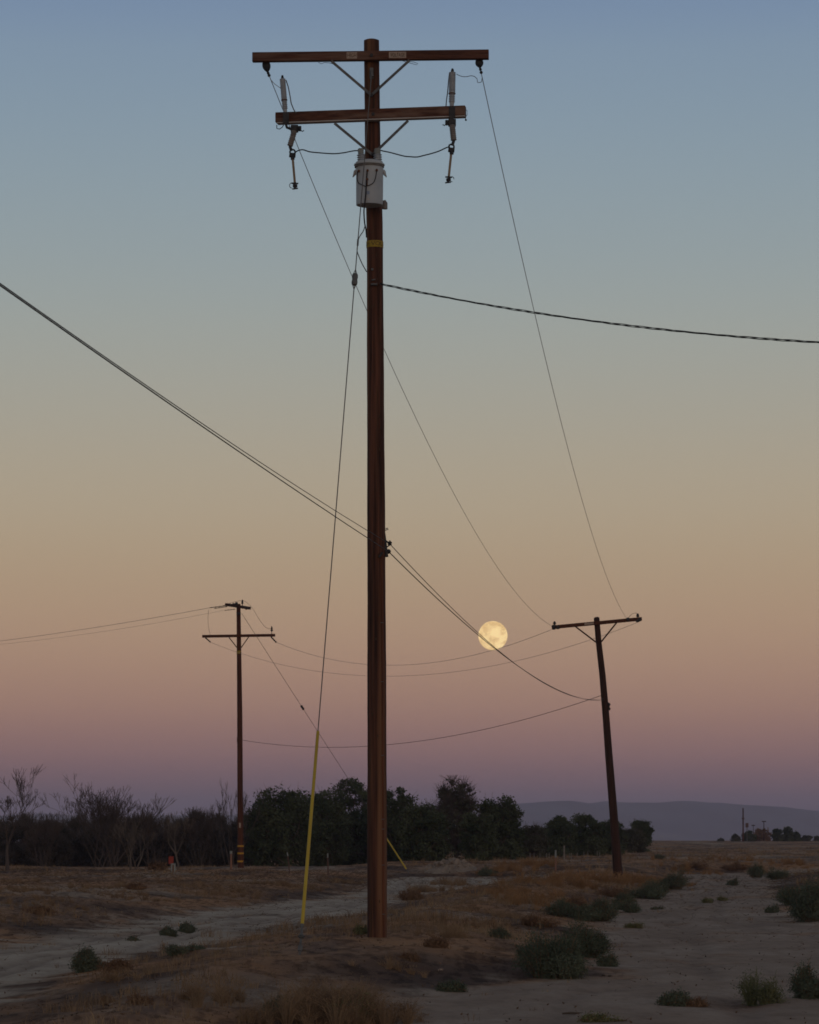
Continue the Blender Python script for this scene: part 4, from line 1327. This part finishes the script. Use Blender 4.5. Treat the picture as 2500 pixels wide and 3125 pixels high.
# far clump on the horizon at the right
FG = 'far trees on the right horizon'
for i, (px_, tp, w_, lb_, mm_) in enumerate(((2245, 2545, 24, 'tiny far bush left of the far thin pole', 'leaf2'), (2285, 2533, 44, 'far bluish dark bush right of the far thin pole', 'leaf'),
                                             (2328, 2524, 62, 'far brownish rounded tree under the small far T-shaped pole', 'bushb'), (2375, 2527, 40, 'far dark tree in the middle of the right horizon clump', 'leaf'),
                                             (2405, 2522, 36, 'far dark tree with an upright tuft on the right horizon', 'leaf'), (2428, 2536, 34, 'far dark tree ending the right horizon clump', 'leaf'),
                                             (2462, 2548, 30, 'small far bush near the right edge of the horizon', 'leaf2'), (2498, 2550, 26, 'small far bush cut by the right edge of the horizon', 'leaf2'), (2200, 2558, 18, 'very small far bush alone on the right horizon', 'leaf2'))):
    leafy_tree(100 + i, px_, tp, 2572, w_, 452 + 3 * i, lb_, m=mm_, n=2200, leaf=0.16, clumps=26, low=0.0, group=FG, name='far_tree')

# ------------------------------------------------------------------ shrubs on the tracks and banks
def bush(seed, px, base_row, wpx, hpx, label, m='bush', n=2600, name='desert_shrub', leaf=0.016, group='green desert shrubs on the banks and tracks', stems=120, wisp=0.5, cat='shrub', sm='bushb', Y=None):
    rng = np.random.default_rng(seed)
    p = on_ground(px, base_row)
    pxm = F / p.y
    hw_ = wpx / 2 / pxm * 1.12; h = hpx / pxm * 0.98
    n = int(n * 1.8); leaf *= 0.8; stems = int(stems * 1.4)
    o = empty(name, p, label, cat, group)
    base = np.array(p)
    # stems radiate from several crowns along the plant
    a = rng.uniform(0, 2 * math.pi, stems)
    el = rng.uniform(0.15, 1.0, stems)
    off = rng.normal(size=(stems, 2)) * hw_ * 0.28
    root = base + np.c_[off, np.zeros(stems)]
    root[:, 2] = ground(root[:, 0], root[:, 1]) - 0.02
    # several ragged lobes of different height
    nl = int(rng.integers(4, 8))
    la_ = rng.uniform(0, 2 * math.pi, nl); lr_ = np.sqrt(rng.uniform(0.05, 1, nl)) * 0.62
    lc_ = np.c_[np.cos(la_) * lr_ * hw_, np.sin(la_) * lr_ * hw_]
    lh_ = rng.uniform(0.5, 1.0, nl) * (1 - 0.35 * lr_); lh_[0] = 1.0
    lw_ = rng.uniform(0.34, 0.56, nl) * hw_
    li = rng.integers(0, nl, stems)
    rr_ = np.sqrt(rng.uniform(0, 1, stems))
    off2 = np.c_[np.cos(a) * rr_ * lw_[li], np.sin(a) * rr_ * lw_[li]]
    root[:, :2] = base[:2] + lc_[li] * 0.75 + off2 * 0.25
    root[:, 2] = ground(root[:, 0], root[:, 1]) - 0.02
    tip = base + np.c_[lc_[li] + off2, h * lh_[li] * np.sqrt(np.clip(1 - (rr_ * 0.95) ** 2, 0, 1)) * rng.uniform(0.55, 1.12, stems) ** 1.0]
    mid_ = root + (tip - root) * 0.5 + np.c_[np.zeros((stems, 2)), np.full(stems, 0.12 * h)] + rng.normal(size=(stems, 3)) * 0.05 * h
    r_ = np.full(stems, 0.0045)
    # bare dead stalks sticking out
    nd_ = stems // 3
    kd = rng.integers(0, stems, nd_)
    dd_ = tip[kd] - root[kd]
    e_ = tip[kd] + dd_ * rng.uniform(0.05, 0.35, nd_)[:, None] + rng.normal(size=(nd_, 3)) * 0.03
    k = rng.integers(0, stems, n)
    t_ = (rng.uniform(0.05, 1.0, n) ** 0.7 * 1.04)[:, None]
    v, f = joinm([segs_mesh(root, mid_, r_ * 1.2, r_, 3), segs_mesh(mid_, tip, r_, r_ * 0.5, 3), segs_mesh(tip[kd], e_, r_[:nd_] * 0.7, r_[:nd_] * 0.4, 3)])
    raw('stems', v, f, M[sm], o, smooth=False)
    pos = np.where(t_ < 0.5, root[k] + (mid_[k] - root[k]) * t_ * 2, mid_[k] + (tip[k] - mid_[k]) * (t_ - 0.5) * 2)
    pos = pos + rng.normal(size=(n, 3)) * (0.018 + 0.055 * h) * np.array([1, 1, 0.8])
    gg = ground(pos[:, 0], pos[:, 1]); pos[:, 2] = np.maximum(pos[:, 2], gg + 0.005)
    raw('foliage', *quads(pos, leaf, rng, aspect=0.30), M[m], o, smooth=False)
    return o


B = [
    (1700, 2984, 235, 150, 'big ragged dark green shrub at the sandy edge, nearest of the strip below leaning pole', 'bush', 17000, .020),
    (1788, 2922, 170, 115, 'dark green shrub rising just behind the biggest shrub of the strip', 'bush', 9000, .021),
    (1720, 2798, 115, 58, 'low green shrub on the bank behind the biggest ones, left half', 'bush', 4200, .024),
    (1820, 2809, 135, 74, 'green shrub at the track edge behind the biggest ones, right half', 'bush', 5200, .024),
    (1775, 2765, 120, 34, 'grey-brown twiggy brush above the two low bank shrubs', 'bushb', 1800, .026),
    (1923, 2785, 58, 40, 'small tight shrub at the left edge of the sandy wash', 'bush', 2200, .024),
    (1972, 2743, 140, 58, 'wide green shrub right below the leaning pole foot', 'bush', 5000, .03),
    (1870, 2738, 110, 36, 'purplish brown brush left of the wide shrub under leaning pole', 'bushb', 1800, .028),
    (2058, 2714, 120, 66, 'green and brown shrub at the far left corner of the sandy wash', 'bush', 4200, .032),
    (1773, 2808, 120, 62, 'low green shrub in the middle between the two bank shrubs', 'bush', 3600, .024),
    (1860, 2776, 90, 34, 'low grey-green weed filling the gap left of the small tight shrub', 'bush', 2000, .024),
    (1905, 2755, 80, 34, 'grey-green weed between the small tight shrub and the wide one', 'bush', 1800, .026),
    (2015, 2728, 90, 44, 'grey-green weed joining the wide shrub and the corner shrub', 'bush', 2200, .03),
    (1620, 2925, 120, 60, 'sparse grey-green weed at left flank of the biggest shrub', 'bush', 2400, .02),
    (1850, 2950, 60, 46, 'small grey-green sprig at right flank of the biggest shrub', 'bush', 1300, .02),
    (2125, 3072, 90, 28, 'brownish low sprawl right beside the low spreading plant', 'bushb', 900, .015),
    (1640, 2826, 130, 38, 'dark brown brush on the bank left of the low shrubs', 'bushb', 2000, .026),
    (1332, 2892, 90, 36, 'dark dry brush on the bank right of the front pole foot', 'bushb', 1500, .02),
    (1250, 2930, 80, 22, 'low dark dry tuft on the dirt just right of the front pole foot', 'bushb', 900, .018),
    (430, 3060, 70, 26, 'small dark weed tuft on the dirt, bottom left', 'bushb', 700, .015),
    (330, 3062, 60, 20, 'small reddish weed on the dirt near the bottom left corner', 'bushb', 600, .015),
    (2302, 2678, 70, 46, 'dark shrub at the far end of the sandy wash', 'bush', 2600, .036),
    (2385, 2682, 100, 38, 'low wide shrub at the far right end of the wash', 'bush', 2600, .036),
    (2430, 2760, 190, 85, 'large green shrub at right edge of photo, rear of the pair', 'bush', 7000, .03),
    (2475, 2812, 190, 125, 'largest green shrub cut by the right edge beside the wash', 'bush', 12000, .028),
    (2354, 2786, 42, 24, 'small round shrub beside the big right edge shrubs', 'bush', 1500, .026),
    (2236, 2703, 40, 24, 'small tuft alone near the far end of the wash', 'bush', 1200, .03),
    (2168, 2755, 42, 14, 'flat little tuft in the middle of the wash, left of two', 'bushy', 900, .026),
    (2208, 2749, 34, 14, 'flat little tuft in the middle of the wash, right of two', 'bushy', 700, .026),
    (2002, 2776, 50, 9, 'thin flat mat of dry twigs on sand, upper one', 'bush', 500, .02),
    (1934, 2833, 54, 18, 'small dry looking tuft on sand right of the shrubs', 'bushy', 1000, .018),
    (2065, 3066, 160, 42, 'low spreading green plant in the right foreground', 'bush', 4500, .017),
    (2300, 3072, 180, 120, 'wispy yellow-green plant with tall stalks in the right foreground', 'bushw', 3000, .014),
    (2480, 3046, 130, 105, 'dark green shrub cut by the right edge in the foreground', 'bush', 6500, .018),
    (1830, 3118, 120, 24, 'flat grey-green weed mat at the bottom edge of the sand', 'bushy', 1500, .014),
    (265, 2964, 130, 78, 'rounded dark shrub at near side of the left road', 'bush', 6000, .02),
    (350, 2966, 110, 45, 'low brown-green shrub right of the rounded road shrub', 'bushb', 2500, .02),
    (515, 2856, 56, 28, 'left tuft of the pair growing in the middle of left road', 'bush', 1500, .024),
    (563, 2846, 60, 36, 'right tuft of the pair growing in the middle of left road', 'bush', 1700, .024),
    (405, 2871, 44, 10, 'tiny flat tuft lying on the left road', 'bush', 500, .022),
    (1098, 2850, 46, 26, 'small bright green weed at left foot of the front pole', 'bushy', 900, .018),
    (1492, 2672, 84, 28, 'low green shrub right of the rubble heap', 'bush', 2200, .038),
    (1378, 3026, 110, 34, 'low dark green weed at edge of sand, bottom centre', 'bush', 2600, .017),
    (2004, 2620, 48, 18, 'small shrub between leaning pole and the flat-topped tree', 'bush', 900, .045),
    (860, 3098, 100, 62, 'greyish weed clump among dry grass, bottom left of centre', 'bush', 2200, .016),
    (1065, 3122, 150, 95, 'green weed growing in tall dry grass at bottom centre', 'bushy', 2600, .016),
    (2240, 2655, 110, 26, 'dark brown brush along the far end of the wash', 'bushb', 2200, .04),
    (2130, 2650, 120, 22, 'brown brush strip behind the far left corner of wash', 'bushb', 2200, .04),
    (1245, 2748, 110, 40, 'brown dry bush by the road just right of front pole', 'bushb', 2600, .03),
    (1520, 2862, 60, 36, 'small grey-green shrub on the bank left of big shrubs', 'bush', 1400, .02),
    (560, 2905, 130, 22, 'thin grey-green weed strip along near edge of the left road', 'bush', 1800, .02),
    (120, 2790, 90, 26, 'dark low brush on the bank at far left', 'bushb', 1500, .035),
    (420, 2716, 80, 22, 'dark dry bush in the grass field below the red marker', 'bushb', 1300, .04),
]
for i, (px_, br, w_, h_, lb_, m_, n_, lf) in enumerate(B):
    wsp = 'wispy' in lb_
    bush(200 + i, px_, br, w_, h_, lb_, m_, n_, leaf=lf, stems=170 if n_ > 4000 else 80, sm='bushy' if wsp else 'bushb')

# ------------------------------------------------------------------ dry grass (uncountable)
rng = np.random.default_rng(5)


def grass_field(n_t, ymin, ymax, blades, hmin, hmax, wid, seed, rad_t=0.035, fine=False):
    rng = np.random.default_rng(seed)
    # uniform in area of the wedge in view
    y = np.sqrt(rng.uniform(ymin ** 2, ymax ** 2, n_t * 3))
    x = rng.uniform(-0.155, 0.155, n_t * 3) * y
    z, d, dr, dw = ground(x, y, True)
    pat = fbm(x, y * 0.4, 2.2, 4, 60) + 0.6 * fbm(x, y * 0.5, 0.6, 3, 61)
    if fine:
        pat = fbm(x, y * 0.4, 3.0, 4, 160) + 0.04
    pr = sstep(0.1, 1.2, d) * (0.10 + 0.90 * sstep(0.0, 0.30, pat))
    pr = pr * np.where(y < 45, 0.45, 1.0)
    pr = np.maximum(pr, 0.02 * (d > -1))
    keep = rng.random(len(x)) < pr
    x, y, z, pat = x[keep][:n_t], y[keep][:n_t], z[keep][:n_t], pat[keep][:n_t]
    n = len(x)
    B_ = blades
    X = np.repeat(x, B_); Y_ = np.repeat(y, B_); Z = np.repeat(z, B_)
    m = len(X)
    hmx = np.where((x < 0) & (y > 60), 0.45, 1.0)
    hh = np.repeat(hmx * rng.uniform(hmin, hmax, n) * (0.5 + 1.3 * sstep(-0.1, 0.3, pat)), B_) * rng.uniform(0.45, 1.15, m)
    a = rng.uniform(0, 2 * np.pi, m); sp_ = rng.uniform(0.1, 0.75, m)
    bx = X + rng.normal(size=m) * rad_t; by = Y_ + rng.normal(size=m) * rad_t
    ang_ = rng.uniform(0, np.pi, m)
    wx = np.cos(ang_) * wid * rng.uniform(0.6, 1.3, m) / 2; wy = np.sin(ang_) * wid / 2
    p0 = np.stack([bx - wx, by - wy, Z - 0.01], -1); p1 = np.stack([bx + wx, by + wy, Z - 0.01], -1)
    mx_ = bx + np.cos(a) * hh * sp_ * 0.35; my_ = by + np.sin(a) * hh * sp_ * 0.35; mz_ = Z + hh * 0.6
    p2 = np.stack([mx_ + wx * 0.7, my_ + wy * 0.7, mz_], -1); p3 = np.stack([mx_ - wx * 0.7, my_ - wy * 0.7, mz_], -1)
    tx = bx + np.cos(a) * hh * sp_; ty = by + np.sin(a) * hh * sp_; tz = Z + hh * (1 - 0.25 * sp_)
    p4 = np.stack([tx + wx * 0.2, ty + wy * 0.2, tz], -1); p5 = np.stack([tx - wx * 0.2, ty - wy * 0.2, tz], -1)
    V = np.stack([p0, p1, p2, p3, p4, p5], 1).reshape(-1, 3)
    k = np.arange(m)[:, None] * 6
    Fq = np.concatenate([k + np.array([[0, 1, 2, 3]]), k + np.array([[3, 2, 4, 5]])], 0)
    return V, Fq


parts = [grass_field(3600, 22, 48, 9, 0.03, 0.10, 0.006, 1), grass_field(4200, 48, 95, 8, 0.03, 0.11, 0.011, 2), grass_field(5500, 95, 260, 7, 0.06, 0.18, 0.024, 3)]
raw('dry_grass_tufts', *joinm([grass_field(150, 27, 50, 45, 0.04, 0.12, 0.005, 31, 0.07, True), grass_field(330, 50, 95, 40, 0.06, 0.15, 0.009, 32, 0.12, True), grass_field(420, 95, 220, 30, 0.08, 0.22, 0.020, 33, 0.22, True)]), M['straw'], None, smooth=False, origin=(0, 60, 0), kind='stuff', label='scattered rounded tufts of dry straw-coloured grass on the dirt')
raw('dry_grass', *joinm(parts), M['grass'], None, smooth=False, origin=(0, 60, 0), kind='stuff', label='wispy orange-brown dry grass covering the banks and fields')


# clods, dead leaves and broken stalks lying about (uncountable)
rng = np.random.default_rng(77)
ly = np.sqrt(rng.uniform(22 ** 2, 130 ** 2, 60000)); lx = rng.uniform(-0.15, 0.15, 60000) * ly
lz, ld, _, _ = ground(lx, ly, True)
kp = rng.random(60000) < (0.09 + 0.5 * sstep(-0.4, 0.8, ld) * sstep(-0.12, 0.15, fbm(lx, ly, 1.3, 4, 71)))
lx, ly, lz = lx[kp], ly[kp], lz[kp]
lc = np.stack([lx, ly, lz + 0.008], -1)
v1, f1 = quads(lc, 0.016 + 0.0 * lx.mean(), rng, aspect=0.5)
a_ = rng.uniform(0, 2 * np.pi, len(lx)); ln_ = rng.uniform(0.02, 0.10, len(lx)) * (ly / 45)
e2 = lc + np.stack([np.cos(a_) * ln_, np.sin(a_) * ln_, rng.uniform(0, 0.5, len(lx)) * ln_], -1)
rr2 = 0.0022 * (ly / 40)
v2, f2_ = segs_mesh(lc, e2, rr2, rr2 * 0.6, 3)
raw('ground_litter', *joinm([(v1, f1), (v2, f2_)]), M['litter'], None, smooth=False, origin=(0, 60, 0), kind='stuff', label='dead stalks, clods and dry leaves strewn over the dirt')


def tall_grass(seed, spots, label, gm_='grass'):
    rng = np.random.default_rng(seed)
    vs = []
    for px_, row_, w_, n_, h_ in spots:
        p = on_ground(px_, row_)
        hw_ = w_ / 2 / (F / p.y)
        m = n_
        nt_ = max(3, m // 30)
        tx_ = p.x + rng.normal(size=nt_) * hw_ * 0.55; ty_ = p.y + rng.normal(size=nt_) * hw_ * 1.3
        th_ = rng.uniform(0.35, 1.05, nt_) ** 1.3
        ki = rng.integers(0, nt_, m)
        wd_ = 0.02 * (p.y / 35)
        a = rng.uniform(0, 2 * np.pi, m); sp_ = rng.uniform(0.05, 1.0, m)
        bx = tx_[ki] + np.cos(a) * wd_ * sp_ * 1.5; by = ty_[ki] + np.sin(a) * wd_ * sp_ * 1.5
        zz = ground(bx, by)
        hh = h_ * th_[ki] * rng.uniform(0.35, 1.15, m); sp_ = sp_ * 0.85
        S0 = np.stack([bx, by, zz - 0.01], -1)
        S1 = S0 + np.stack([np.cos(a) * sp_ * hh * .35, np.sin(a) * sp_ * hh * .35, hh * 0.6], -1)
        S2 = S0 + np.stack([np.cos(a) * sp_ * hh, np.sin(a) * sp_ * hh, hh * (1 - .2 * sp_)], -1)
        r = np.full(m, 0.0017 * max(1.0, p.y / 40))
        vs.append(segs_mesh(S0, S1, r * 1.2, r, 3)); vs.append(segs_mesh(S1, S2, r, r * 0.6, 3))
        # seed heads
        k = rng.integers(0, m, m * 2)
        vs.append(quads(S2[k] + rng.normal(size=(m * 2, 3)) * 0.02, 0.007, rng, aspect=0.35))
    raw('tall_dry_grass', *joinm(vs), M[gm_], None, smooth=False, kind='stuff', label=label)


tall_grass(7, [(940, 3122, 170, 1700, 0.30), (1040, 3115, 180, 2200, 0.34), (1140, 3122, 150, 1300, 0.30), (1090, 3075, 160, 600, 0.26), (940, 3060, 120, 400, 0.24), (800, 3125, 120, 350, 0.2), (690, 3045, 120, 420, 0.2), (1180, 2960, 180, 350, 0.16),
               (600, 3060, 160, 500, 0.2), (1230, 3122, 140, 500, 0.2), (380, 2985, 200, 500, 0.12), (1350, 2860, 200, 600, 0.2), (1380, 2700, 120, 700, 0.3), (1300, 2720, 150, 700, 0.3)],
           'tall wispy dry grass in the foreground and beside the front pole', 'straw')
# ochre grass patch at the leaning pole foot and along the banks
tall_grass(8, [(1700, 2700, 260, 1600, 0.32), (1850, 2690, 300, 2200, 0.34), (1960, 2690, 220, 1500, 0.30), (1560, 2730, 220, 1200, 0.28), (1620, 2760, 200, 1200, 0.26), (1540, 2660, 160, 900, 0.35), (2080, 2660, 180, 800, 0.3), (2200, 2625, 250, 900, 0.3), (2400, 2640, 250, 1000, 0.35), (1640, 2640, 200, 900, 0.35)],
           'ochre dry grass along the bank at the leaning pole foot', 'ochre')

tall_grass(9, [(60, 2718, 260, 1300, 0.15), (330, 2708, 260, 1300, 0.15), (590, 2702, 280, 1500, 0.16), (860, 2700, 240, 1300, 0.16), (140, 2765, 220, 900, 0.14), (430, 2745, 260, 900, 0.14), (720, 2728, 260, 1200, 0.15), (1040, 2692, 160, 900, 0.18), (40, 2690, 160, 700, 0.15), (1420, 2780, 160, 500, 0.14), (1480, 2830, 160, 600, 0.16), (1560, 2800, 140, 600, 0.16), (1340, 2830, 120, 350, 0.13)],
           'patches of straw-brown dry grass across the left field and right of the front pole', 'straw')

# ------------------------------------------------------------------ small things
def post(name, px, top, base_row, wpx, Y, label, m, cat, tip=None, lean=0.0, group=None, w2=None):
    b = at(px, base_row, Y)
    zg = gz(b.x, b.y)
    b = Vector((b.x, b.y, zg))
    tp = at(px + lean, top, Y)
    r = wpx / 2 / (F / Y)
    o = empty(name, b, label, cat, group)
    MB().tube([b + Vector((0, 0, -0.2)), b.lerp(tp, 0.5), tp], [r * 1.05, r, r * 0.92], 8).build('post_body', M[m], o)
    if tip:
        d = (tp - b).normalized()
        MB().tube([tp - d * tip, tp + d * 0.012, tp + d * 0.02], [r * 1.12, r * 1.12, r * 0.6], 8).build('post_cap', M['white'], o)
    return o


post('wooden_post', 705.5, 2598, 2656, 7, 131, 'short reddish wooden post with pale top left of far left pole', 'post', 'post', tip=0.10)
post('fence_post', 885, 2602, 2668, 3.6, 122, 'thin metal fence post leaning left, left of yellow guy guard', 'tpost', 'post', tip=0.14, lean=-8, group='thin metal fence posts')
post('fence_post', 1002, 2606, 2672, 4, 120, 'thin upright metal fence post with pale tip right of guy guard', 'tpost', 'post', tip=0.14, lean=-2, group='thin metal fence posts')
post('marker_stake', 1696, 2596, 2656, 5, 118, 'pale capped brown stake in the ochre grass left of leaning pole', 'post', 'stake', tip=0.25, group='stakes left of the leaning pole')
post('marker_stake', 1722, 2580, 2614, 5, 165, 'taller grey stake farther back, nearer the leaning pole', 'whited', 'stake', group='stakes left of the leaning pole')
# white pedestal and red marker
wp = at(529, 2655, 118); wz = gz(wp.x, wp.y); wtop = at(529, 2636, 118).z
WO = empty('utility_pedestal', (wp.x, wp.y, wz), 'small white utility pedestal beside the red marker', 'pedestal')
MB().beam((wp.x, wp.y, wz - 0.15), (wp.x, wp.y, wtop - 0.015), 0.15, 0.165, up=(1, 0, 0), bev=0.02).build('housing', M['white'], WO)
MB().beam((wp.x - 0.095, wp.y, wtop), (wp.x + 0.095, wp.y, wtop), 0.17, 0.03, bev=0.01).build('cap', M['white'], WO)
MB().beam((wp.x, wp.y - 0.078, wz + 0.05), (wp.x, wp.y - 0.078, wtop - 0.04), 0.006, 0.05, up=(1, 0, 0), bev=0.001).build('door_seam', M['rust'], WO)
rp = at(522, 2655, 119.5); rz_ = gz(rp.x, rp.y)
RO = empty('marker_sign', (rp.x, rp.y, rz_), 'plain red marker panel on a stake behind the white pedestal', 'marker')
MB().tube([(rp.x, rp.y + 0.02, rz_ - 0.2), (rp.x, rp.y + 0.02, rz_ + 0.5)], 0.015, 6).build('stake', M['tpost'], RO)
c1 = at(522, 2637, 119.5); c2 = at(522.5, 2613.5, 119.5)
MB().beam(c1, c2, 0.03, 0.185, up=(1, 0, 0), bev=0.008).build('panel', M['red'], RO)

# rubble heap
rng = np.random.default_rng(9)
hp = on_ground(1375, 2655, 90, 160)
hb_ = MB()
for k in range(150):
    u_ = rng.normal() * 0.42; w_ = rng.normal() * 0.35
    if abs(u_) > 1: continue
    hgt = 0.42 * max(0, 1 - abs(u_ * 0.85) ** 1.6) * max(0.0, 1 - abs(w_) ** 2)
    c = Vector((hp.x + u_ * 0.95, hp.y + w_ * 1.2, 0)); c.z = gz(c.x, c.y) + hgt * rng.uniform(0.2, 1)
    s1 = rng.uniform(0.05, 0.17)
    a_ = rng.normal(size=3); a_ /= np.linalg.norm(a_)
    hb_.beam(c - Vector(a_) * s1, c + Vector(a_) * s1, s1 * rng.uniform(0.6, 1.5), s1 * rng.uniform(0.5, 1.2), up=tuple(rng.normal(size=3)), bev=s1 * 0.22)
cm = MB()
n1_, n2_ = 26, 16
Vc = []
for i in range(n1_):
    for j in range(n2_):
        u_ = -1 + 2 * i / (n1_ - 1); w_ = -1 + 2 * j / (n2_ - 1)
        X_ = hp.x + u_ * 1.1; Yy = hp.y + w_ * 1.3
        hgt = 0.34 * max(0, 1 - abs(u_) ** 1.7) * max(0.0, 1 - abs(w_) ** 2) * (0.8 + 0.5 * rng.random())
        Vc.append((X_, Yy, gz(X_, Yy) - 0.02 + hgt))
Fc = [(i * n2_ + j, (i + 1) * n2_ + j, (i + 1) * n2_ + j + 1, i * n2_ + j + 1) for i in range(n1_ - 1) for j in range(n2_ - 1)]
hb_.add(Vc, Fc)
hb_.build('rubble_heap', M['rock'], None, smooth=False, label='pale heap of broken rubble and dirt in front of the dark trees', cat='rubble heap')

# scrap and sticks on the ground
sp0 = on_ground(1345, 2967)
sm_ = MB()
Vs = []
for i in range(5):
    for j in range(4):
        Vs.append((sp0.x - 0.028 + i * 0.014, sp0.y - 0.02 + j * 0.014, sp0.z + 0.012 + 0.022 * math.sin(i * 1.3 + j) ** 2))
sm_.add(Vs, [(i * 4 + j, (i + 1) * 4 + j, (i + 1) * 4 + j + 1, i * 4 + j + 1) for i in range(4) for j in range(3)])
so = sm_.build('paper_scrap', M['plate'], None, smooth=False, label='tiny crumpled pale scrap on the dirt right of the front pole', cat='litter')
mod = so.modifiers.new('thick', 'SOLIDIFY'); mod.thickness = 0.004
st0 = on_ground(1750, 3097)
MB().tube([(st0.x - 0.10, st0.y, st0.z + 0.008), (st0.x - 0.02, st0.y - 0.02, st0.z + 0.014), (st0.x + 0.09, st0.y + 0.02, st0.z + 0.01)], [0.008, 0.012, 0.006], 7).build('stick', M['bark'], None, label='dark short stick lying on the sand at the bottom', cat='stick')
for px_, row_ in ((1841, 2979), (1861, 2981)):
    r0_ = on_ground(px_, row_)
    st_ = MB(); st_.ball(r0_ + Vector((0, 0, 0.01)), 0.022, 0.6, 8)
    st_.build('stone', M['bark'], None, smooth=True, label='small dark stone on sand right of the biggest shrub, ' + ('left of two' if px_ < 1850 else 'right of two'), cat='stone', group='small dark stones')

# pale fence stakes under the far tree row
for i, (px_, tp, bs) in enumerate(((1618, 2590, 2600), (1630, 2588, 2598), (1648, 2592, 2602), (1668, 2594, 2602), (1676, 2594, 2602), (1738, 2586, 2594), (1744, 2586, 2594), (1762, 2585, 2592), (1782, 2585, 2591), (1794, 2585, 2591), (1823, 2583, 2589), (1830, 2583, 2589))):
    Yq = 158 + (px_ - 1618) * 0.10
    b = at(px_, bs, Yq)
    zg = gz(b.x, b.y)
    h = min(0.35, max(0.18, at(px_, tp, Yq).z - zg))
    MB().tube([(b.x, b.y, zg - 0.1), (b.x, b.y, zg + h * .97), (b.x, b.y, zg + h)], [0.016, 0.016, 0.010], 6).build('fence_stake', M['whited'], None, label='thin pale stake in the low row under the trees left of leaning pole', cat='stake', group='pale stakes under the far tree row')

# far poles and sign at the right horizon
def far_pole(px, top, w, arm, label, ar=None, Y=440, m='fpoled', name='utility_pole', group='far poles on the right horizon'):
    b = at(px, 2568, Y); zg = gz(b.x, b.y); tp = at(px, top, Y)
    o = empty(name, (b.x, b.y, zg), label, 'utility pole', group)
    MB().tube([(b.x, b.y, zg - 0.5), tuple(tp)], [w / 2, w / 2 * 0.8], 10).build('pole_shaft', M[m], o)
    if arm:
        for ry in ar:
            MB().beam(at(px - arm / 2, ry, Y - 0.2), at(px + arm / 2, ry, Y - 0.2), 0.12, 0.14).build('crossarm', M[m], o)
    return o


far_pole(2268, 2466, 0.22, 9, 'thin far pole rising tallest on the right horizon', [2498], m='fpole')
far_pole(2331.5, 2506, 0.14, 13, 'small far T-shaped pole above the brownish far tree', [2507], Y=455)
far_pole(2299, 2517, 0.10, 10, 'smallest faint far pole between the sign and T-shaped pole', [2519], Y=458)
sg = at(2280, 2568, 446); zg = gz(sg.x, sg.y)
SO = empty('road_sign', (sg.x, sg.y, zg), 'small dark square sign on a post beside the thin far pole', 'sign')
MB().tube([(sg.x, sg.y, zg - .3), tuple(at(2280, 2524, 446))], 0.05, 8).build('post', M['galv'], SO)
MB().beam(at(2280, 2525, 445.9), at(2280, 2511.5, 445.9), 0.04, 0.42, up=(1, 0, 0), bev=0.01).build('panel', M['tpost'], SO)

# lamps of the distant town
lm = bpy.data.materials.new('town_lamp')
lm.use_nodes = True
lt = lm.node_tree; lt.nodes.clear()
lo = lt.nodes.new('ShaderNodeOutputMaterial'); le = lt.nodes.new('ShaderNodeEmission')
le.inputs['Color'].default_value = (1.0, 0.78, 0.42, 1); le.inputs['Strength'].default_value = 0.8
lt.links.new(le.outputs[0], lo.inputs[0])
lr = random.Random(4)
src = None
for i, px_ in enumerate((2012, 2017, 2023, 2041, 2056, 2063, 2070, 2098, 2111, 2124)):
    Yq = 4300
    p = at(px_, 2552.5 + lr.uniform(-0.8, 0.8), Yq)
    o = empty('town_lamp', (p.x, p.y, -4.6), 'tiny warm lamp of the distant town below the mountains', 'lamp', 'distant town lamps')
    MB().ball(p, 0.36, 0.7, 8).build('lamp_globe', lm, o)
    MB().tube([(p.x, p.y, -5), tuple(p)], 0.12, 6).build('mast', M['galv'], o)
